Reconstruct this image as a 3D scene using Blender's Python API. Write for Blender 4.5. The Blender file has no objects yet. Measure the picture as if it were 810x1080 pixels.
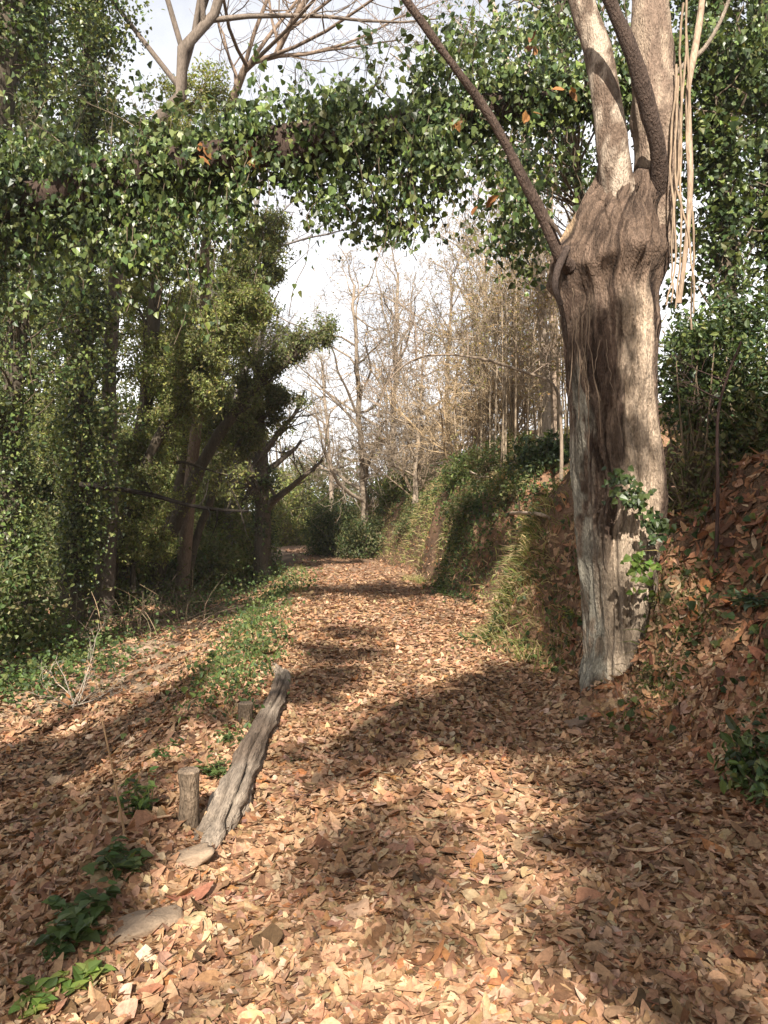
import bpy, math, random
import numpy as np
from mathutils import Vector

# ------------------------------------------------------------------ camera, sky, sun, exposure
S = bpy.context.scene
COL = S.collection
CAMZ, F = 1.6, 831.0
cam_d = bpy.data.cameras.new('camera'); cam = bpy.data.objects.new('camera', cam_d); COL.objects.link(cam)
cam.location = (0, 0, CAMZ); cam.rotation_euler = (math.radians(90), 0, 0)
cam_d.sensor_fit = 'VERTICAL'; cam_d.sensor_height = 24.0; cam_d.sensor_width = 18.0
cam_d.lens = 24.0 * F / 1080.0
cam_d.clip_start = 0.05; cam_d.clip_end = 2000
S.camera = cam

SUN_EL = math.radians(37)
SAZ = np.array([-0.06, -1.0]); SAZ = SAZ / np.linalg.norm(SAZ)          # horizontal direction towards the sun
SUN = np.array([SAZ[0]*math.cos(SUN_EL), SAZ[1]*math.cos(SUN_EL), math.sin(SUN_EL)])
W = bpy.data.worlds.new('World'); S.world = W; W.use_nodes = True
nt = W.node_tree; nt.nodes.clear()
sky = nt.nodes.new('ShaderNodeTexSky'); sky.sky_type = 'NISHITA'; sky.sun_disc = False
sky.sun_elevation = SUN_EL; sky.sun_rotation = math.atan2(SAZ[0], SAZ[1])
sky.air_density = 1.0; sky.dust_density = 3.0; sky.ozone_density = 1.0
bg = nt.nodes.new('ShaderNodeBackground'); bg.inputs[1].default_value = 0.045
wo = nt.nodes.new('ShaderNodeOutputWorld')
tcw = nt.nodes.new('ShaderNodeTexCoord'); cn = nt.nodes.new('ShaderNodeTexNoise'); cn.inputs['Scale'].default_value = 2.6; cn.inputs['Detail'].default_value = 6; cn.inputs['Roughness'].default_value = .6
nt.links.new(tcw.outputs['Generated'], cn.inputs[0])
cr = nt.nodes.new('ShaderNodeMapRange'); cr.inputs[1].default_value = .35; cr.inputs[2].default_value = .62; cr.inputs[3].default_value = .55; cr.inputs[4].default_value = 1.0
nt.links.new(cn.outputs[0], cr.inputs[0])
sx = nt.nodes.new('ShaderNodeSeparateXYZ'); nt.links.new(tcw.outputs['Generated'], sx.inputs[0])
ev = nt.nodes.new('ShaderNodeMapRange'); ev.interpolation_type = 'SMOOTHSTEP'; ev.inputs[1].default_value = .22; ev.inputs[2].default_value = .72; ev.inputs[3].default_value = 1.0; ev.inputs[4].default_value = .20     # the veil thickens towards the horizon
nt.links.new(sx.outputs[2], ev.inputs[0])
ml = nt.nodes.new('ShaderNodeMath'); ml.operation = 'MULTIPLY'; nt.links.new(cr.outputs[0], ml.inputs[0]); nt.links.new(ev.outputs[0], ml.inputs[1])
cm = nt.nodes.new('ShaderNodeMix'); cm.data_type = 'RGBA'; nt.links.new(ml.outputs[0], cm.inputs[0])
nt.links.new(sky.outputs[0], cm.inputs[6]); cm.inputs[7].default_value = (18, 17.8, 18, 1)     # thin bright veil of cloud
nt.links.new(cm.outputs[2], bg.inputs[0]); nt.links.new(bg.outputs[0], wo.inputs[0])
sd = bpy.data.lights.new('sun', 'SUN'); sd.energy = 5.0; sd.angle = math.radians(0.7); sd.color = (1.0, 0.925, 0.83)
so = bpy.data.objects.new('sun', sd); COL.objects.link(so)
so.rotation_euler = Vector(SUN).to_track_quat('Z', 'Y').to_euler(); so.location = tuple(SUN * 40)
S.view_settings.view_transform = 'Standard'; S.view_settings.look = 'None'
S.view_settings.exposure = 1.33; S.view_settings.gamma = 1.0
S.cycles.max_bounces = 6; S.cycles.diffuse_bounces = 3; S.cycles.glossy_bounces = 2
S.cycles.transmission_bounces = 3; S.cycles.transparent_max_bounces = 4
S.cycles.sample_clamp_indirect = 8.0

R = np.random.default_rng(7)

# ------------------------------------------------------------------ helpers
def at(px, py, Y):                       # where a thing standing Y metres ahead shows at that place of the photograph
    return np.array([(px-405.0)/F*Y, Y, CAMZ-(py-540.0)/F*Y])

def _hash(ix, iy, iz, seed):
    n = (ix*374761393 + iy*668265263 + iz*2147483647 + seed*1274126177) & 0xffffffff
    n = ((n ^ (n >> 13)) * 1274126177) & 0xffffffff
    n = (n ^ (n >> 16)) & 0xffff
    return n / 65535.0

def noise(x, y, z=0.0, seed=0):
    x, y, z = np.broadcast_arrays(np.asarray(x, float), np.asarray(y, float), np.asarray(z, float))
    xi, yi, zi = (np.floor(a).astype(np.int64) for a in (x, y, z))
    fx, fy, fz = x-xi, y-yi, z-zi
    fx, fy, fz = (f*f*(3-2*f) for f in (fx, fy, fz))
    r = 0
    for a in (0, 1):
        for b in (0, 1):
            for c in (0, 1):
                w = (fx if a else 1-fx)*(fy if b else 1-fy)*(fz if c else 1-fz)
                r = r + w*_hash(xi+a, yi+b, zi+c, seed)
    return r*2-1

def fbm(x, y, z=0.0, seed=0, o=3):
    r, a, f = 0, 1.0, 1.0
    for i in range(o):
        r = r + a*noise(np.asarray(x)*f, np.asarray(y)*f, np.asarray(z)*f, seed+i*17); a *= .5; f *= 2.03
    return r

def norm(v):
    return v/np.maximum(np.linalg.norm(v, axis=-1, keepdims=True), 1e-9)

def smooth(e0, e1, x):
    t = np.clip((np.asarray(x, float)-e0)/(e1-e0), 0, 1); return t*t*(3-2*t)

class MB:
    """collects vertices, quads/tris and vertex colours; build() links them as one mesh object"""
    def __init__(s): s.v, s.f4, s.f3, s.c, s.n, s.sm = [], [], [], [], 0, True
    def add(s, v, f4=None, f3=None, c=None):
        v = np.asarray(v, float).reshape(-1, 3)
        s.v.append(v)
        if f4 is not None and len(f4): s.f4.append(np.asarray(f4, np.int64).reshape(-1, 4)+s.n)
        if f3 is not None and len(f3): s.f3.append(np.asarray(f3, np.int64).reshape(-1, 3)+s.n)
        c = np.array((.2, .15, .1)) if c is None else np.asarray(c, float)
        s.c.append(np.broadcast_to(c, (len(v), 3)))
        s.n += len(v)
    def build(s, name, mat, parent=None, smooth=True):
        v = np.concatenate(s.v); c = np.concatenate(s.c)
        off = np.array(parent_origin(parent))
        q = np.concatenate(s.f4) if s.f4 else np.zeros((0, 4), np.int64)
        t = np.concatenate(s.f3) if s.f3 else np.zeros((0, 3), np.int64)
        me = bpy.data.meshes.new(name)
        me.vertices.add(len(v)); me.vertices.foreach_set('co', (v-off).astype(np.float32).ravel())
        loops = np.concatenate([q.ravel(), t.ravel()]).astype(np.int32)
        me.loops.add(len(loops)); me.loops.foreach_set('vertex_index', loops)
        ls = np.concatenate([np.arange(len(q))*4, len(q)*4+np.arange(len(t))*3]).astype(np.int32)
        me.polygons.add(len(ls)); me.polygons.foreach_set('loop_start', ls)
        me.polygons.foreach_set('use_smooth', np.full(len(ls), smooth, bool))
        a = me.attributes.new('col', 'FLOAT_COLOR', 'POINT')
        a.data.foreach_set('color', np.concatenate([c, np.ones((len(c), 1))], 1).astype(np.float32).ravel())
        me.update(calc_edges=True)
        me.materials.append(mat)
        o = bpy.data.objects.new(name, me); COL.objects.link(o)
        if parent is not None: o.parent = parent
        return o

def parent_origin(p):
    r = np.zeros(3)
    while p is not None:
        r = r+np.array(p.location); p = p.parent
    return r

def thing(name, loc, label, cat, group=None):
    o = bpy.data.objects.new(name, None); COL.objects.link(o); o.location = tuple(float(a) for a in loc)
    o.empty_display_size = .3
    return tag(o, label, cat, group)

def tag(o, label=None, cat=None, group=None, kind=None):
    if label: o['label'] = label
    if cat: o['category'] = cat
    if group: o['group'] = group
    if kind: o['kind'] = kind
    return o

def spline(pts, n):
    """Catmull-Rom through the points, n samples"""
    p = np.asarray(pts, float)
    if len(p) == 2: p = np.array([p[0], (p[0]+p[1])/2, p[1]])
    p = np.concatenate([[2*p[0]-p[1]], p, [2*p[-1]-p[-2]]])
    m = len(p)-3
    u = np.linspace(0, m-1e-6, n); i = u.astype(int); t = (u-i)[:, None]
    a, b, c, d = p[i], p[i+1], p[i+2], p[i+3]
    return .5*(2*b+(c-a)*t+(2*a-5*b+4*c-d)*t**2+(3*b-a-3*c+d)*t**3)

def tubes(mb, P, Rr, ns, col, rough=0.0, seed=0, cap=True):
    """P (k,n,3) polylines, Rr (k,n) radii -> k tubes"""
    P = np.asarray(P, float); Rr = np.asarray(Rr, float)
    if P.ndim == 2: P = P[None]; Rr = Rr[None]
    k, n, _ = P.shape
    T = np.gradient(P, axis=1); T = norm(T)
    up = np.where(np.abs(T[:, :1, 2:3]) > .9, np.array([1., 0, 0]), np.array([0, 0, 1.]))
    up = np.broadcast_to(up, T.shape)
    A = norm(np.cross(T, up)); B = np.cross(T, A)
    th = np.arange(ns)/ns*2*np.pi
    rr = Rr[:, :, None]*np.ones(ns)
    V0 = P[:, :, None, :]+rr[..., None]*(A[:, :, None, :]*np.cos(th)[:, None]+B[:, :, None, :]*np.sin(th)[:, None])
    if rough > 0:
        nn = fbm(V0[..., 0]*6, V0[..., 1]*6, V0[..., 2]*2.2, seed, 3)
        V0 = V0+(V0-P[:, :, None, :])*(nn*rough)[..., None]
    V = V0.reshape(-1, 3)
    ib = np.arange(k)[:, None, None]*n*ns; jj = np.arange(n-1)[None, :, None]*ns; t0 = np.arange(ns)[None, None, :]; t1 = (t0+1) % ns
    f = np.stack([ib+jj+t0, ib+jj+t1, ib+jj+ns+t1, ib+jj+ns+t0], -1).reshape(-1, 4)
    c = np.asarray(col, float)
    if c.ndim == 2: c = np.repeat(c, n*ns, 0)
    mb.add(V, f, None, c)
    if cap and k == 1:
        m = mb.n
        e = V.reshape(n, ns, 3)
        for ring, pt in ((0, P[0, 0]), (n-1, P[0, -1])):
            vv = np.concatenate([e[ring], [pt]])
            mb.add(vv, None, [[i, (i+1) % ns, ns] for i in range(ns)], col if np.ndim(col) == 1 else col[0])

# leaf templates: (verts (x across, y along, z), quads)
IVY = (np.array([[0, 0, 0], [-.48, .18, .10], [-.30, .62, .05], [0, 1, -.10], [.30, .62, .05], [.48, .18, .10]]), np.array([[0, 3, 2, 1], [0, 5, 4, 3]]))
OVAL = (np.array([[0, 0, 0], [-.22, .28, .05], [-.20, .66, .03], [0, 1, -.08], [.20, .66, .03], [.22, .28, .05]]), np.array([[0, 3, 2, 1], [0, 5, 4, 3]]))
KITE = (np.array([[0, 0, 0], [-.27, .45, .06], [0, 1, -.05], [.27, .45, .06]]), np.array([[0, 3, 2, 1]]))
def leafs(mb, P, N, T, size, tmpl, col):
    P = np.asarray(P, float); k = len(P)
    if k == 0: return
    T = norm(T); B = norm(np.cross(T, N)); Nn = np.cross(B, T)
    tv, tf = tmpl
    s = np.broadcast_to(np.asarray(size, float), (k,))[:, None, None]
    V = P[:, None, :]+s*(tv[None, :, 0:1]*B[:, None]+tv[None, :, 1:2]*T[:, None]+tv[None, :, 2:3]*Nn[:, None])
    f = (np.arange(k)[:, None, None]*len(tv)+tf[None]).reshape(-1, tf.shape[1])
    c = np.repeat(np.broadcast_to(np.asarray(col, float), (k, 3)), len(tv), 0)
    mb.add(V, f, None, c)

def rdir(k): return norm(R.normal(size=(k, 3)))

def mixcol(k, cols, wts=None, jit=.18):
    cols = np.asarray(cols, float)
    i = R.choice(len(cols), k, p=wts); c = cols[i]
    return np.clip(c*(1+R.normal(0, jit, (k, 1)))*(1+R.normal(0, jit*.35, (k, 3))), .004, .9)

def clump_leaves(mb, C, rad, per, size, tmpl, cols, wts=None, droop=.6, flat=1.0, jit=.2):
    """per leaves round each clump centre C; each clump keeps its own tint of the mix"""
    C = np.asarray(C, float); k = len(C)
    n = np.maximum(1, (np.broadcast_to(np.asarray(per, float), (k,))*R.uniform(.5, 1.5, k)).astype(int))
    idx = np.repeat(np.arange(k), n); m = len(idx)
    rr = np.broadcast_to(np.asarray(rad, float), (k,))[idx]
    off = R.normal(size=(m, 3))*.5; off[:, 2] *= flat
    P = C[idx]+off*rr[:, None]
    N = norm(norm(off)*.8+rdir(m)*.7+np.array([0, 0, .5]))
    T = norm(rdir(m)+np.array([0, 0, -droop]))
    cc = mixcol(m, cols, wts, jit)*(1+R.normal(0, .16, k))[idx][:, None].clip(.4, 1.7)
    leafs(mb, P, N, T, size*np.exp(R.normal(-.05, .33, m)).clip(.4, 1.9), tmpl, cc)

# ------------------------------------------------------------------ materials
def mat_new(name):
    m = bpy.data.materials.new(name); m.use_nodes = True
    nt = m.node_tree; b = nt.nodes['Principled BSDF']; out = nt.nodes['Material Output']
    return m, nt, b, out

def attr(nt):
    a = nt.nodes.new('ShaderNodeAttribute'); a.attribute_name = 'col'; return a.outputs['Color']

def leaf_mat(name, rough=.5, transl=.3, spec=.3, tint=(1.5, 1.5, .7)):
    m, nt, b, out = mat_new(name)
    c = attr(nt)
    nt.links.new(c, b.inputs['Base Color']); b.inputs['Roughness'].default_value = rough
    b.inputs['Specular IOR Level'].default_value = spec
    if transl > 0:
        t = nt.nodes.new('ShaderNodeBsdfTranslucent')
        mu = nt.nodes.new('ShaderNodeMix'); mu.data_type = 'RGBA'; mu.blend_type = 'MULTIPLY'; mu.inputs[0].default_value = 1
        nt.links.new(c, mu.inputs[6]); mu.inputs[7].default_value = (*tint, 1)
        nt.links.new(mu.outputs[2], t.inputs[0])
        ms = nt.nodes.new('ShaderNodeMixShader'); ms.inputs[0].default_value = transl
        nt.links.new(b.outputs[0], ms.inputs[1]); nt.links.new(t.outputs[0], ms.inputs[2])
        nt.links.new(ms.outputs[0], out.inputs[0])
    return m

def rough_mat(name, scale=14, stretch=(1, 1, .22), lo=.55, hi=1.4, bump=.5, dist=.02, rough=.85, scale2=60):
    """vertex colour x noise (own pattern of the wood or soil) with bump"""
    m, nt, b, out = mat_new(name)
    tc = nt.nodes.new('ShaderNodeTexCoord'); mp = nt.nodes.new('ShaderNodeMapping'); mp.inputs['Scale'].default_value = stretch
    nt.links.new(tc.outputs['Object'], mp.inputs[0])
    n1 = nt.nodes.new('ShaderNodeTexNoise'); n1.inputs['Scale'].default_value = scale; n1.inputs['Detail'].default_value = 8; n1.inputs['Roughness'].default_value = .65
    n2 = nt.nodes.new('ShaderNodeTexNoise'); n2.inputs['Scale'].default_value = scale2; n2.inputs['Detail'].default_value = 4
    nt.links.new(mp.outputs[0], n1.inputs[0]); nt.links.new(mp.outputs[0], n2.inputs[0])
    ad = nt.nodes.new('ShaderNodeMath'); ad.operation = 'ADD'; nt.links.new(n1.outputs[0], ad.inputs[0]); nt.links.new(n2.outputs[0], ad.inputs[1])
    mr = nt.nodes.new('ShaderNodeMapRange'); mr.inputs[1].default_value = .65; mr.inputs[2].default_value = 1.35; mr.inputs[3].default_value = lo; mr.inputs[4].default_value = hi
    nt.links.new(ad.outputs[0], mr.inputs[0])
    mu = nt.nodes.new('ShaderNodeVectorMath'); mu.operation = 'SCALE'
    nt.links.new(attr(nt), mu.inputs[0]); nt.links.new(mr.outputs[0], mu.inputs['Scale'])
    nt.links.new(mu.outputs[0], b.inputs['Base Color'])
    b.inputs['Roughness'].default_value = rough; b.inputs['Specular IOR Level'].default_value = .2
    bp = nt.nodes.new('ShaderNodeBump'); bp.inputs['Strength'].default_value = bump; bp.inputs['Distance'].default_value = dist
    nt.links.new(ad.outputs[0], bp.inputs['Height']); nt.links.new(bp.outputs[0], b.inputs['Normal'])
    return m

M_ground = rough_mat('soil', 9, (1, 1, 1), .5, 1.5, .8, .05, .95, 45)
M_bark = rough_mat('bark', 14, (1, 1, .22), .5, 1.5, .6, .02, .9, 60)
M_pollard = rough_mat('old_bark', 20, (1, 1, .36), .42, 1.5, 1.0, .028, .88, 90)
M_wood = rough_mat('weathered_wood', 18, (1, 1, 1), .65, 1.3, .5, .01, .85, 80)
M_log = rough_mat('log_wood', 26, (1, .12, 1), .5, 1.4, .9, .02, .9, 110)
M_stone = rough_mat('stone', 12, (1, 1, 1), .75, 1.25, .5, .01, .9, 90)
M_ivy = leaf_mat('ivy_leaf', .38, .25, .4)
M_leaf = leaf_mat('small_leaf', .5, .42, .3)
M_dry = leaf_mat('dry_leaf', .65, .12, .2, (1.3, 1.0, .7))
def mottle(m):
    nt = m.node_tree; b = nt.nodes['Principled BSDF']; src = b.inputs['Base Color'].links[0].from_socket
    tc = nt.nodes.new('ShaderNodeTexCoord'); n = nt.nodes.new('ShaderNodeTexNoise'); n.inputs['Scale'].default_value = 55; n.inputs['Detail'].default_value = 5; n.inputs['Roughness'].default_value = .7
    nt.links.new(tc.outputs['Object'], n.inputs[0])
    mr = nt.nodes.new('ShaderNodeMapRange'); mr.inputs[1].default_value = .3; mr.inputs[2].default_value = .7; mr.inputs[3].default_value = .62; mr.inputs[4].default_value = 1.3
    nt.links.new(n.outputs[0], mr.inputs[0]); mu = nt.nodes.new('ShaderNodeVectorMath'); mu.operation = 'SCALE'
    nt.links.new(src, mu.inputs[0]); nt.links.new(mr.outputs[0], mu.inputs['Scale']); nt.links.new(mu.outputs[0], b.inputs['Base Color'])
    bp = nt.nodes.new('ShaderNodeBump'); bp.inputs['Strength'].default_value = .35; bp.inputs['Distance'].default_value = .01
    nt.links.new(n.outputs[0], bp.inputs['Height']); nt.links.new(bp.outputs[0], b.inputs['Normal'])
mottle(M_dry)
M_grass = leaf_mat('grass_blade', .6, .3, .2)

# ------------------------------------------------------------------ terrain
LY = np.array([(-80, -.9), (2.5, -.92), (3.8, -.93), (9, -1.2), (14, -1.45), (19, -1.75), (26, -2.7), (33, -4.1), (45, -7.8), (60, -14), (90, -26), (1000, -26)], float)
RY = np.array([(-80, 2.1), (2, 2.1), (4.5, 1.95), (6.5, 1.75), (8.3, 1.62), (8.9, 1.22), (9.8, 1.2), (10.5, 1.75), (12, 1.95), (14.3, 1.5), (15, 1.15), (16, 1.15), (18.5, 1.0), (22, .55), (25.6, -.15), (35, -2.4), (45, -5.6), (60, -11.5), (90, -23), (1000, -23)], float)
def Lx(y): return np.interp(y, LY[:, 0], LY[:, 1])+.10*noise(np.asarray(y)*1.1, 3.3, 0, 5)
def Rx(y): return np.interp(y, RY[:, 0], RY[:, 1])+.10*noise(np.asarray(y)*1.3, 9.3, 0, 6)
BP = np.array([(0, 0), (.15, .10), (.35, .42), (.6, .85), (.9, 1.3), (1.4, 1.8), (2.2, 2.2), (4, 2.65), (8, 3.3), (15, 4.2), (40, 5.2), (100, 5.5), (900, 5.5)], float)
BQ = np.array([(0, 0), (.12, .16), (.30, .75), (.5, 1.30), (.8, 1.72), (1.3, 2.05), (2.2, 2.35), (4, 2.7), (8, 3.3), (15, 4.2), (40, 5.2), (100, 5.5), (900, 5.5)], float)
LP = np.array([(0, 0), (.2, .03), (.45, -.02), (.9, -.26), (1.5, -.5), (2.3, -.62), (4.5, -.62), (7, -.45), (10, -.5), (20, -1), (60, -2), (900, -2)], float)
BS = np.array([(-80, .9), (3, .95), (6, 1.0), (9, .95), (12, 1.05), (17, 1.3), (22, 1.25), (30, .95), (45, .6), (80, .4), (1000, .4)], float)
def height(x, y):
    x = np.asarray(x, float); y = np.asarray(y, float)
    l, r = Lx(y), Rx(y)
    dr = np.maximum(x-r, 0); dl = np.maximum(l-x, 0)
    near = np.where(y < 5.5, smooth(2.0, 5.5, y), 1.0)        # gentler bank close to the viewer
    st = smooth(6.9, 8.6, y); q = dr*(.55+.45*near)
    z = (np.interp(q, BP[:, 0], BP[:, 1])*(1-st)+np.interp(q, BQ[:, 0], BQ[:, 1])*st)*np.interp(y, BS[:, 0], BS[:, 1])
    bz = smooth(.1, .8, dr)*(1-smooth(6, 20, dr))
    z = z+bz*(.42*fbm(x*1.0, y*.85, 0, 11, 3)+.16*fbm(x*3.0, y*2.6, 0, 12, 4))
    z = z+np.interp(dl, LP[:, 0], LP[:, 1])*np.interp(y, [-80, 15, 30, 60], [1, 1, .6, .5])
    z = z+.80*np.exp(-((x-2.20)**2/.085+(y-5.92)**2/.09))*(1+.5*fbm(x*7, y*7, 0, 15, 2))-.06*np.exp(-((x-1.78)**2/.02+(y-5.95)**2/.02))+.15*np.exp(-((np.hypot(x-1.97, y-6.6)-.46)/.17)**2)*(1+.8*noise(x*4, y*4, 0, 16))
    z = z+.05*fbm(x*.8, y*.8, 0, 13, 2)*(1+np.minimum(dl, 2))+.018*fbm(x*5, y*5, 0, 14, 2)
    return z

def normal_at(x, y):
    e = .06
    gx = (height(x+e, y)-height(x-e, y))/(2*e); gy = (height(x, y+e)-height(x, y-e))/(2*e)
    return norm(np.stack([-gx, -gy, np.ones_like(gx)], -1))

def gp(px, py, dz=0):                                     # the place on the ground seen at that point of the photograph
    Y = np.linspace(2.3, 45, 6000); x = (px-405)/F*Y; zr = CAMZ-(py-540)/F*Y
    hit = height(x, Y) >= zr; i = int(np.argmax(hit)) if hit.any() else int(np.argmin(zr-height(x, Y))); zr = np.where(hit.any(), zr, height(x, Y)); return np.array([x[i], Y[i], zr[i]+dz])

ys = np.concatenate([np.linspace(-60, 0, 50)[:-1], np.arange(0, 13, .075), np.arange(13, 42, .25), 42*np.exp(np.linspace(0, 3.2, 40))])
drs = np.concatenate([np.arange(0, 2.6, .06), 2.6*np.exp(np.linspace(.04, 5.8, 60))])
us = np.linspace(0, 1, 40)
dls = np.concatenate([np.arange(0, 3, .08), 3*np.exp(np.linspace(.04, 5.7, 50))])[::-1]
def sheet(name, xfun, par, label, colfun):
    Yg = np.repeat(ys[:, None], len(par), 1); Xg = xfun(Yg, par[None, :])
    Z = height(Xg, Yg)
    n, m = Yg.shape
    i = np.arange(n-1)[:, None]*m+np.arange(m-1)[None]
    f = np.stack([i, i+1, i+m+1, i+m], -1).reshape(-1, 4)
    mb = MB(); V = np.stack([Xg, Yg, Z], -1).reshape(-1, 3)
    mb.add(V, f, None, colfun(V))
    return tag(mb.build(name, M_ground), label, None, None, 'structure')
def lerpc(a, b, t): return np.asarray(a)*(1-t[:, None])+np.asarray(b)*t[:, None]
def c_path(V):
    t = smooth(-.5, .7, fbm(V[:, 0]*1.3, V[:, 1]*.8, 0, 21))
    return lerpc((.27, .17, .11), (.38, .26, .175), t)
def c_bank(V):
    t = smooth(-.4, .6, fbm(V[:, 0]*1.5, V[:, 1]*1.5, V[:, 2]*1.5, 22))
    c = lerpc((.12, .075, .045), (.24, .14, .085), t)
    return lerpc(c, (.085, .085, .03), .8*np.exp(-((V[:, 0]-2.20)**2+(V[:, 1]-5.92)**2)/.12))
def c_left(V):
    t = smooth(-.4, .7, fbm(V[:, 0]*.9, V[:, 1]*.9, 0, 23))
    far = smooth(40, 70, V[:, 1])
    return lerpc(lerpc((.15, .10, .065), (.33, .24, .16), t), (.16, .15, .07), far)
sheet('path', lambda Y, p: Lx(Y)+p*(Rx(Y)-Lx(Y)), us, 'leaf strewn earth footpath', c_path)
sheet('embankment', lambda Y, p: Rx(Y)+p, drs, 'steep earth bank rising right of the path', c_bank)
sheet('ground', lambda Y, p: Lx(Y)-p, dls, 'lower woodland floor left of the path', c_left)

# ------------------------------------------------------------------ fallen leaves (beyond counting)
def litter():
    mb = MB()
    t = np.linspace(-1, 1, 7); w = np.array([.10, .68, .96, 1.0, .86, .58, .12])
    A = np.array([[sx*w[i]*.27, t[i], 0] for i in range(7) for sx in (-1, 0, 1)])
    AF = np.array([[i*3+j, i*3+j+1, i*3+j+4, i*3+j+3] for i in range(6) for j in range(2)])
    # broad lobed leaf: rings of 15 about its middle
    th = np.arange(15)/15*2*np.pi
    rad = np.array([.98, .90, .80, .80, .82, .74, .68, .58, .52, .58, .68, .74, .82, .80, .80])
    Bv = np.concatenate([[[0, 0, 0]], np.stack([np.sin(th)*rad*.85, np.cos(th)*rad, 0*th], 1)])
    BF = np.array([[0, 1+(i+1) % 15, 1+i] for i in range(15)])
    LOW = (np.array([[-.3, -.7, 0], [.3, -.7, 0], [.42, .1, 0], [0, 1, 0], [-.42, .1, 0]]), None)
    cols = [(.40, .245, .142), (.325, .183, .10), (.22, .115, .06), (.46, .31, .19), (.14, .078, .044), (.37, .17, .07), (.53, .39, .26)]
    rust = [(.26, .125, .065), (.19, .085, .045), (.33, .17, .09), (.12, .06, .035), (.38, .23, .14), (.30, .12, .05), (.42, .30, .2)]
    wts = [.32, .29, .16, .12, .06, .03, .02]
    def put(x, y, size, kind, lift, tilt, pal=None):
        k = len(x)
        if not k: return
        z = height(x, y)+lift
        G = normal_at(x, y)
        N = norm(G+R.normal(size=(k, 3))*tilt)
        T = norm(np.cross(N, rdir(k))); B = np.cross(T, N)
        tv, tf = (A, AF) if kind == 0 else (Bv, BF)
        curl = R.normal(.08, .20, k)[:, None]; fold = R.normal(.10, .20, k)[:, None]; tw = R.normal(0, .18, k)[:, None]
        lx, ly = tv[None, :, 0], tv[None, :, 1]
        asp = R.uniform(.75, 1.3, k)[:, None]
        lz = curl*ly**2+fold*np.abs(lx)+tw*lx*ly+.10*np.sin(lx*6+R.uniform(0, 6, k)[:, None])*(kind == 1)
        bend = R.normal(0, .12, k)[:, None]*ly**2
        s = size[:, None, None]
        P = np.stack([x, y, z], 1)
        V = P[:, None]+s*((lx*asp+bend)[..., None]*B[:, None]+(ly+0*curl)[..., None]*T[:, None]+lz[..., None]*N[:, None])
        f = (np.arange(k)[:, None, None]*len(tv)+tf[None]).reshape(-1, tf.shape[1])
        c = mixcol(k, cols if pal is None else pal, wts, .13)
        c = np.repeat(c, len(tv), 0)
        if tf.shape[1] == 4: mb.add(V, f, None, c)
        else: mb.add(V, None, f, c)
    def field(n, y0, y1, xl, xr, smin, smax, dens=None, tilt=.33, pal=None):
        u = R.uniform(0, 1, n); y = 1/((1-u)/y0+u/y1) if y0 > 0 else R.uniform(y0, y1, n)
        x = R.uniform(0, 1, n); x = xl(y)+x*(xr(y)-xl(y))
        if dens is not None:
            k = R.uniform(0, 1, n) < dens(x, y); x, y = x[k], y[k]
        size = R.uniform(smin, smax, len(x))*.5*np.exp(R.normal(0, .18, len(x)))
        lift = R.uniform(.004, .024, len(x))+size*tilt*.45
        kind = R.uniform(0, 1, len(x)) < .36
        put(x[~kind], y[~kind], size[~kind]*1.15, 0, lift[~kind], tilt, pal)
        put(x[kind], y[kind], size[kind]*.95, 1, lift[kind], tilt, pal)
    # path, near: hollows and worn line stay thinner
    dpath = lambda x, y: .55+.45*smooth(-.5, .3, fbm(x*1.3, y*.8, 0, 21))*0+.45*smooth(.1, .9, np.abs(x-(Lx(y)+Rx(y))*.5))
    ply = lambda y: Lx(y)-.3
    field(32000, 2.1, 5.0, ply, lambda y: np.minimum(Rx(y)+.6, y*.52+.3), .042, .115, dpath, .13)
    field(1500, 2.1, 6.0, ply, lambda y: np.minimum(Rx(y)+.6, y*.52+.3), .11, .155, None, .15)
    field(30000, 4.6, 10.5, ply, lambda y: Rx(y)+.5, .04, .115, dpath, .13)
    field(14000, 9.5, 34, lambda y: Lx(y)-.2, lambda y: Rx(y)+.25, .055, .13, None, .15)
    # right bank
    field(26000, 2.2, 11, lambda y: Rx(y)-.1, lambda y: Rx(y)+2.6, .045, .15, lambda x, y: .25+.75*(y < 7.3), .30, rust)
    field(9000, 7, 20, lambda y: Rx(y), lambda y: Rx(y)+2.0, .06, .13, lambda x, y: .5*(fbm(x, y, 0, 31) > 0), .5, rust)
    # left slope
    field(30000, 2.4, 9, lambda y: np.maximum(Lx(y)-5.5, -.56*y-.5), lambda y: Lx(y)+.1, .045, .13, lambda x, y: .8-.35*smooth(0, .8, fbm(x*.9, y*.9, 0, 23)), .18)
    field(18000, 8, 24, lambda y: Lx(y)-6, lambda y: Lx(y)+.1, .06, .14, lambda x, y: .85-.5*smooth(-.2, .6, fbm(x*.9, y*.9, 0, 23)))
    # shredded bits and fine twigs trodden into the path
    def bits(n, y0, y1, xl, xr, smin, smax):
        u = R.uniform(0, 1, n); y = 1/((1-u)/y0+u/y1); x = R.uniform(0, 1, n); x = xl(y)+x*(xr(y)-xl(y)); k = len(x)
        P = np.stack([x, y, height(x, y)+R.uniform(.006, .028, k)], 1); N = norm(normal_at(x, y)+R.normal(0, .14, (k, 3)))
        c = mixcol(k, [(.38, .24, .14), (.30, .18, .10), (.43, .30, .18), (.20, .115, .06)], None, .2)
        asp = np.array([[-.42, 0, 0], [-.5, .55, .04], [-.1, 1, 0], [.35, .8, .03], [.45, .2, 0]]); leafs(mb, P, N, rdir(k), R.uniform(smin, smax, k), (asp, np.array([[0, 4, 3, 2]])), c)
    bits(22000, 2.1, 6.0, lambda y: Lx(y)-.4, lambda y: np.minimum(Rx(y)+.2, .55*y+.3), .012, .045)
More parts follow.
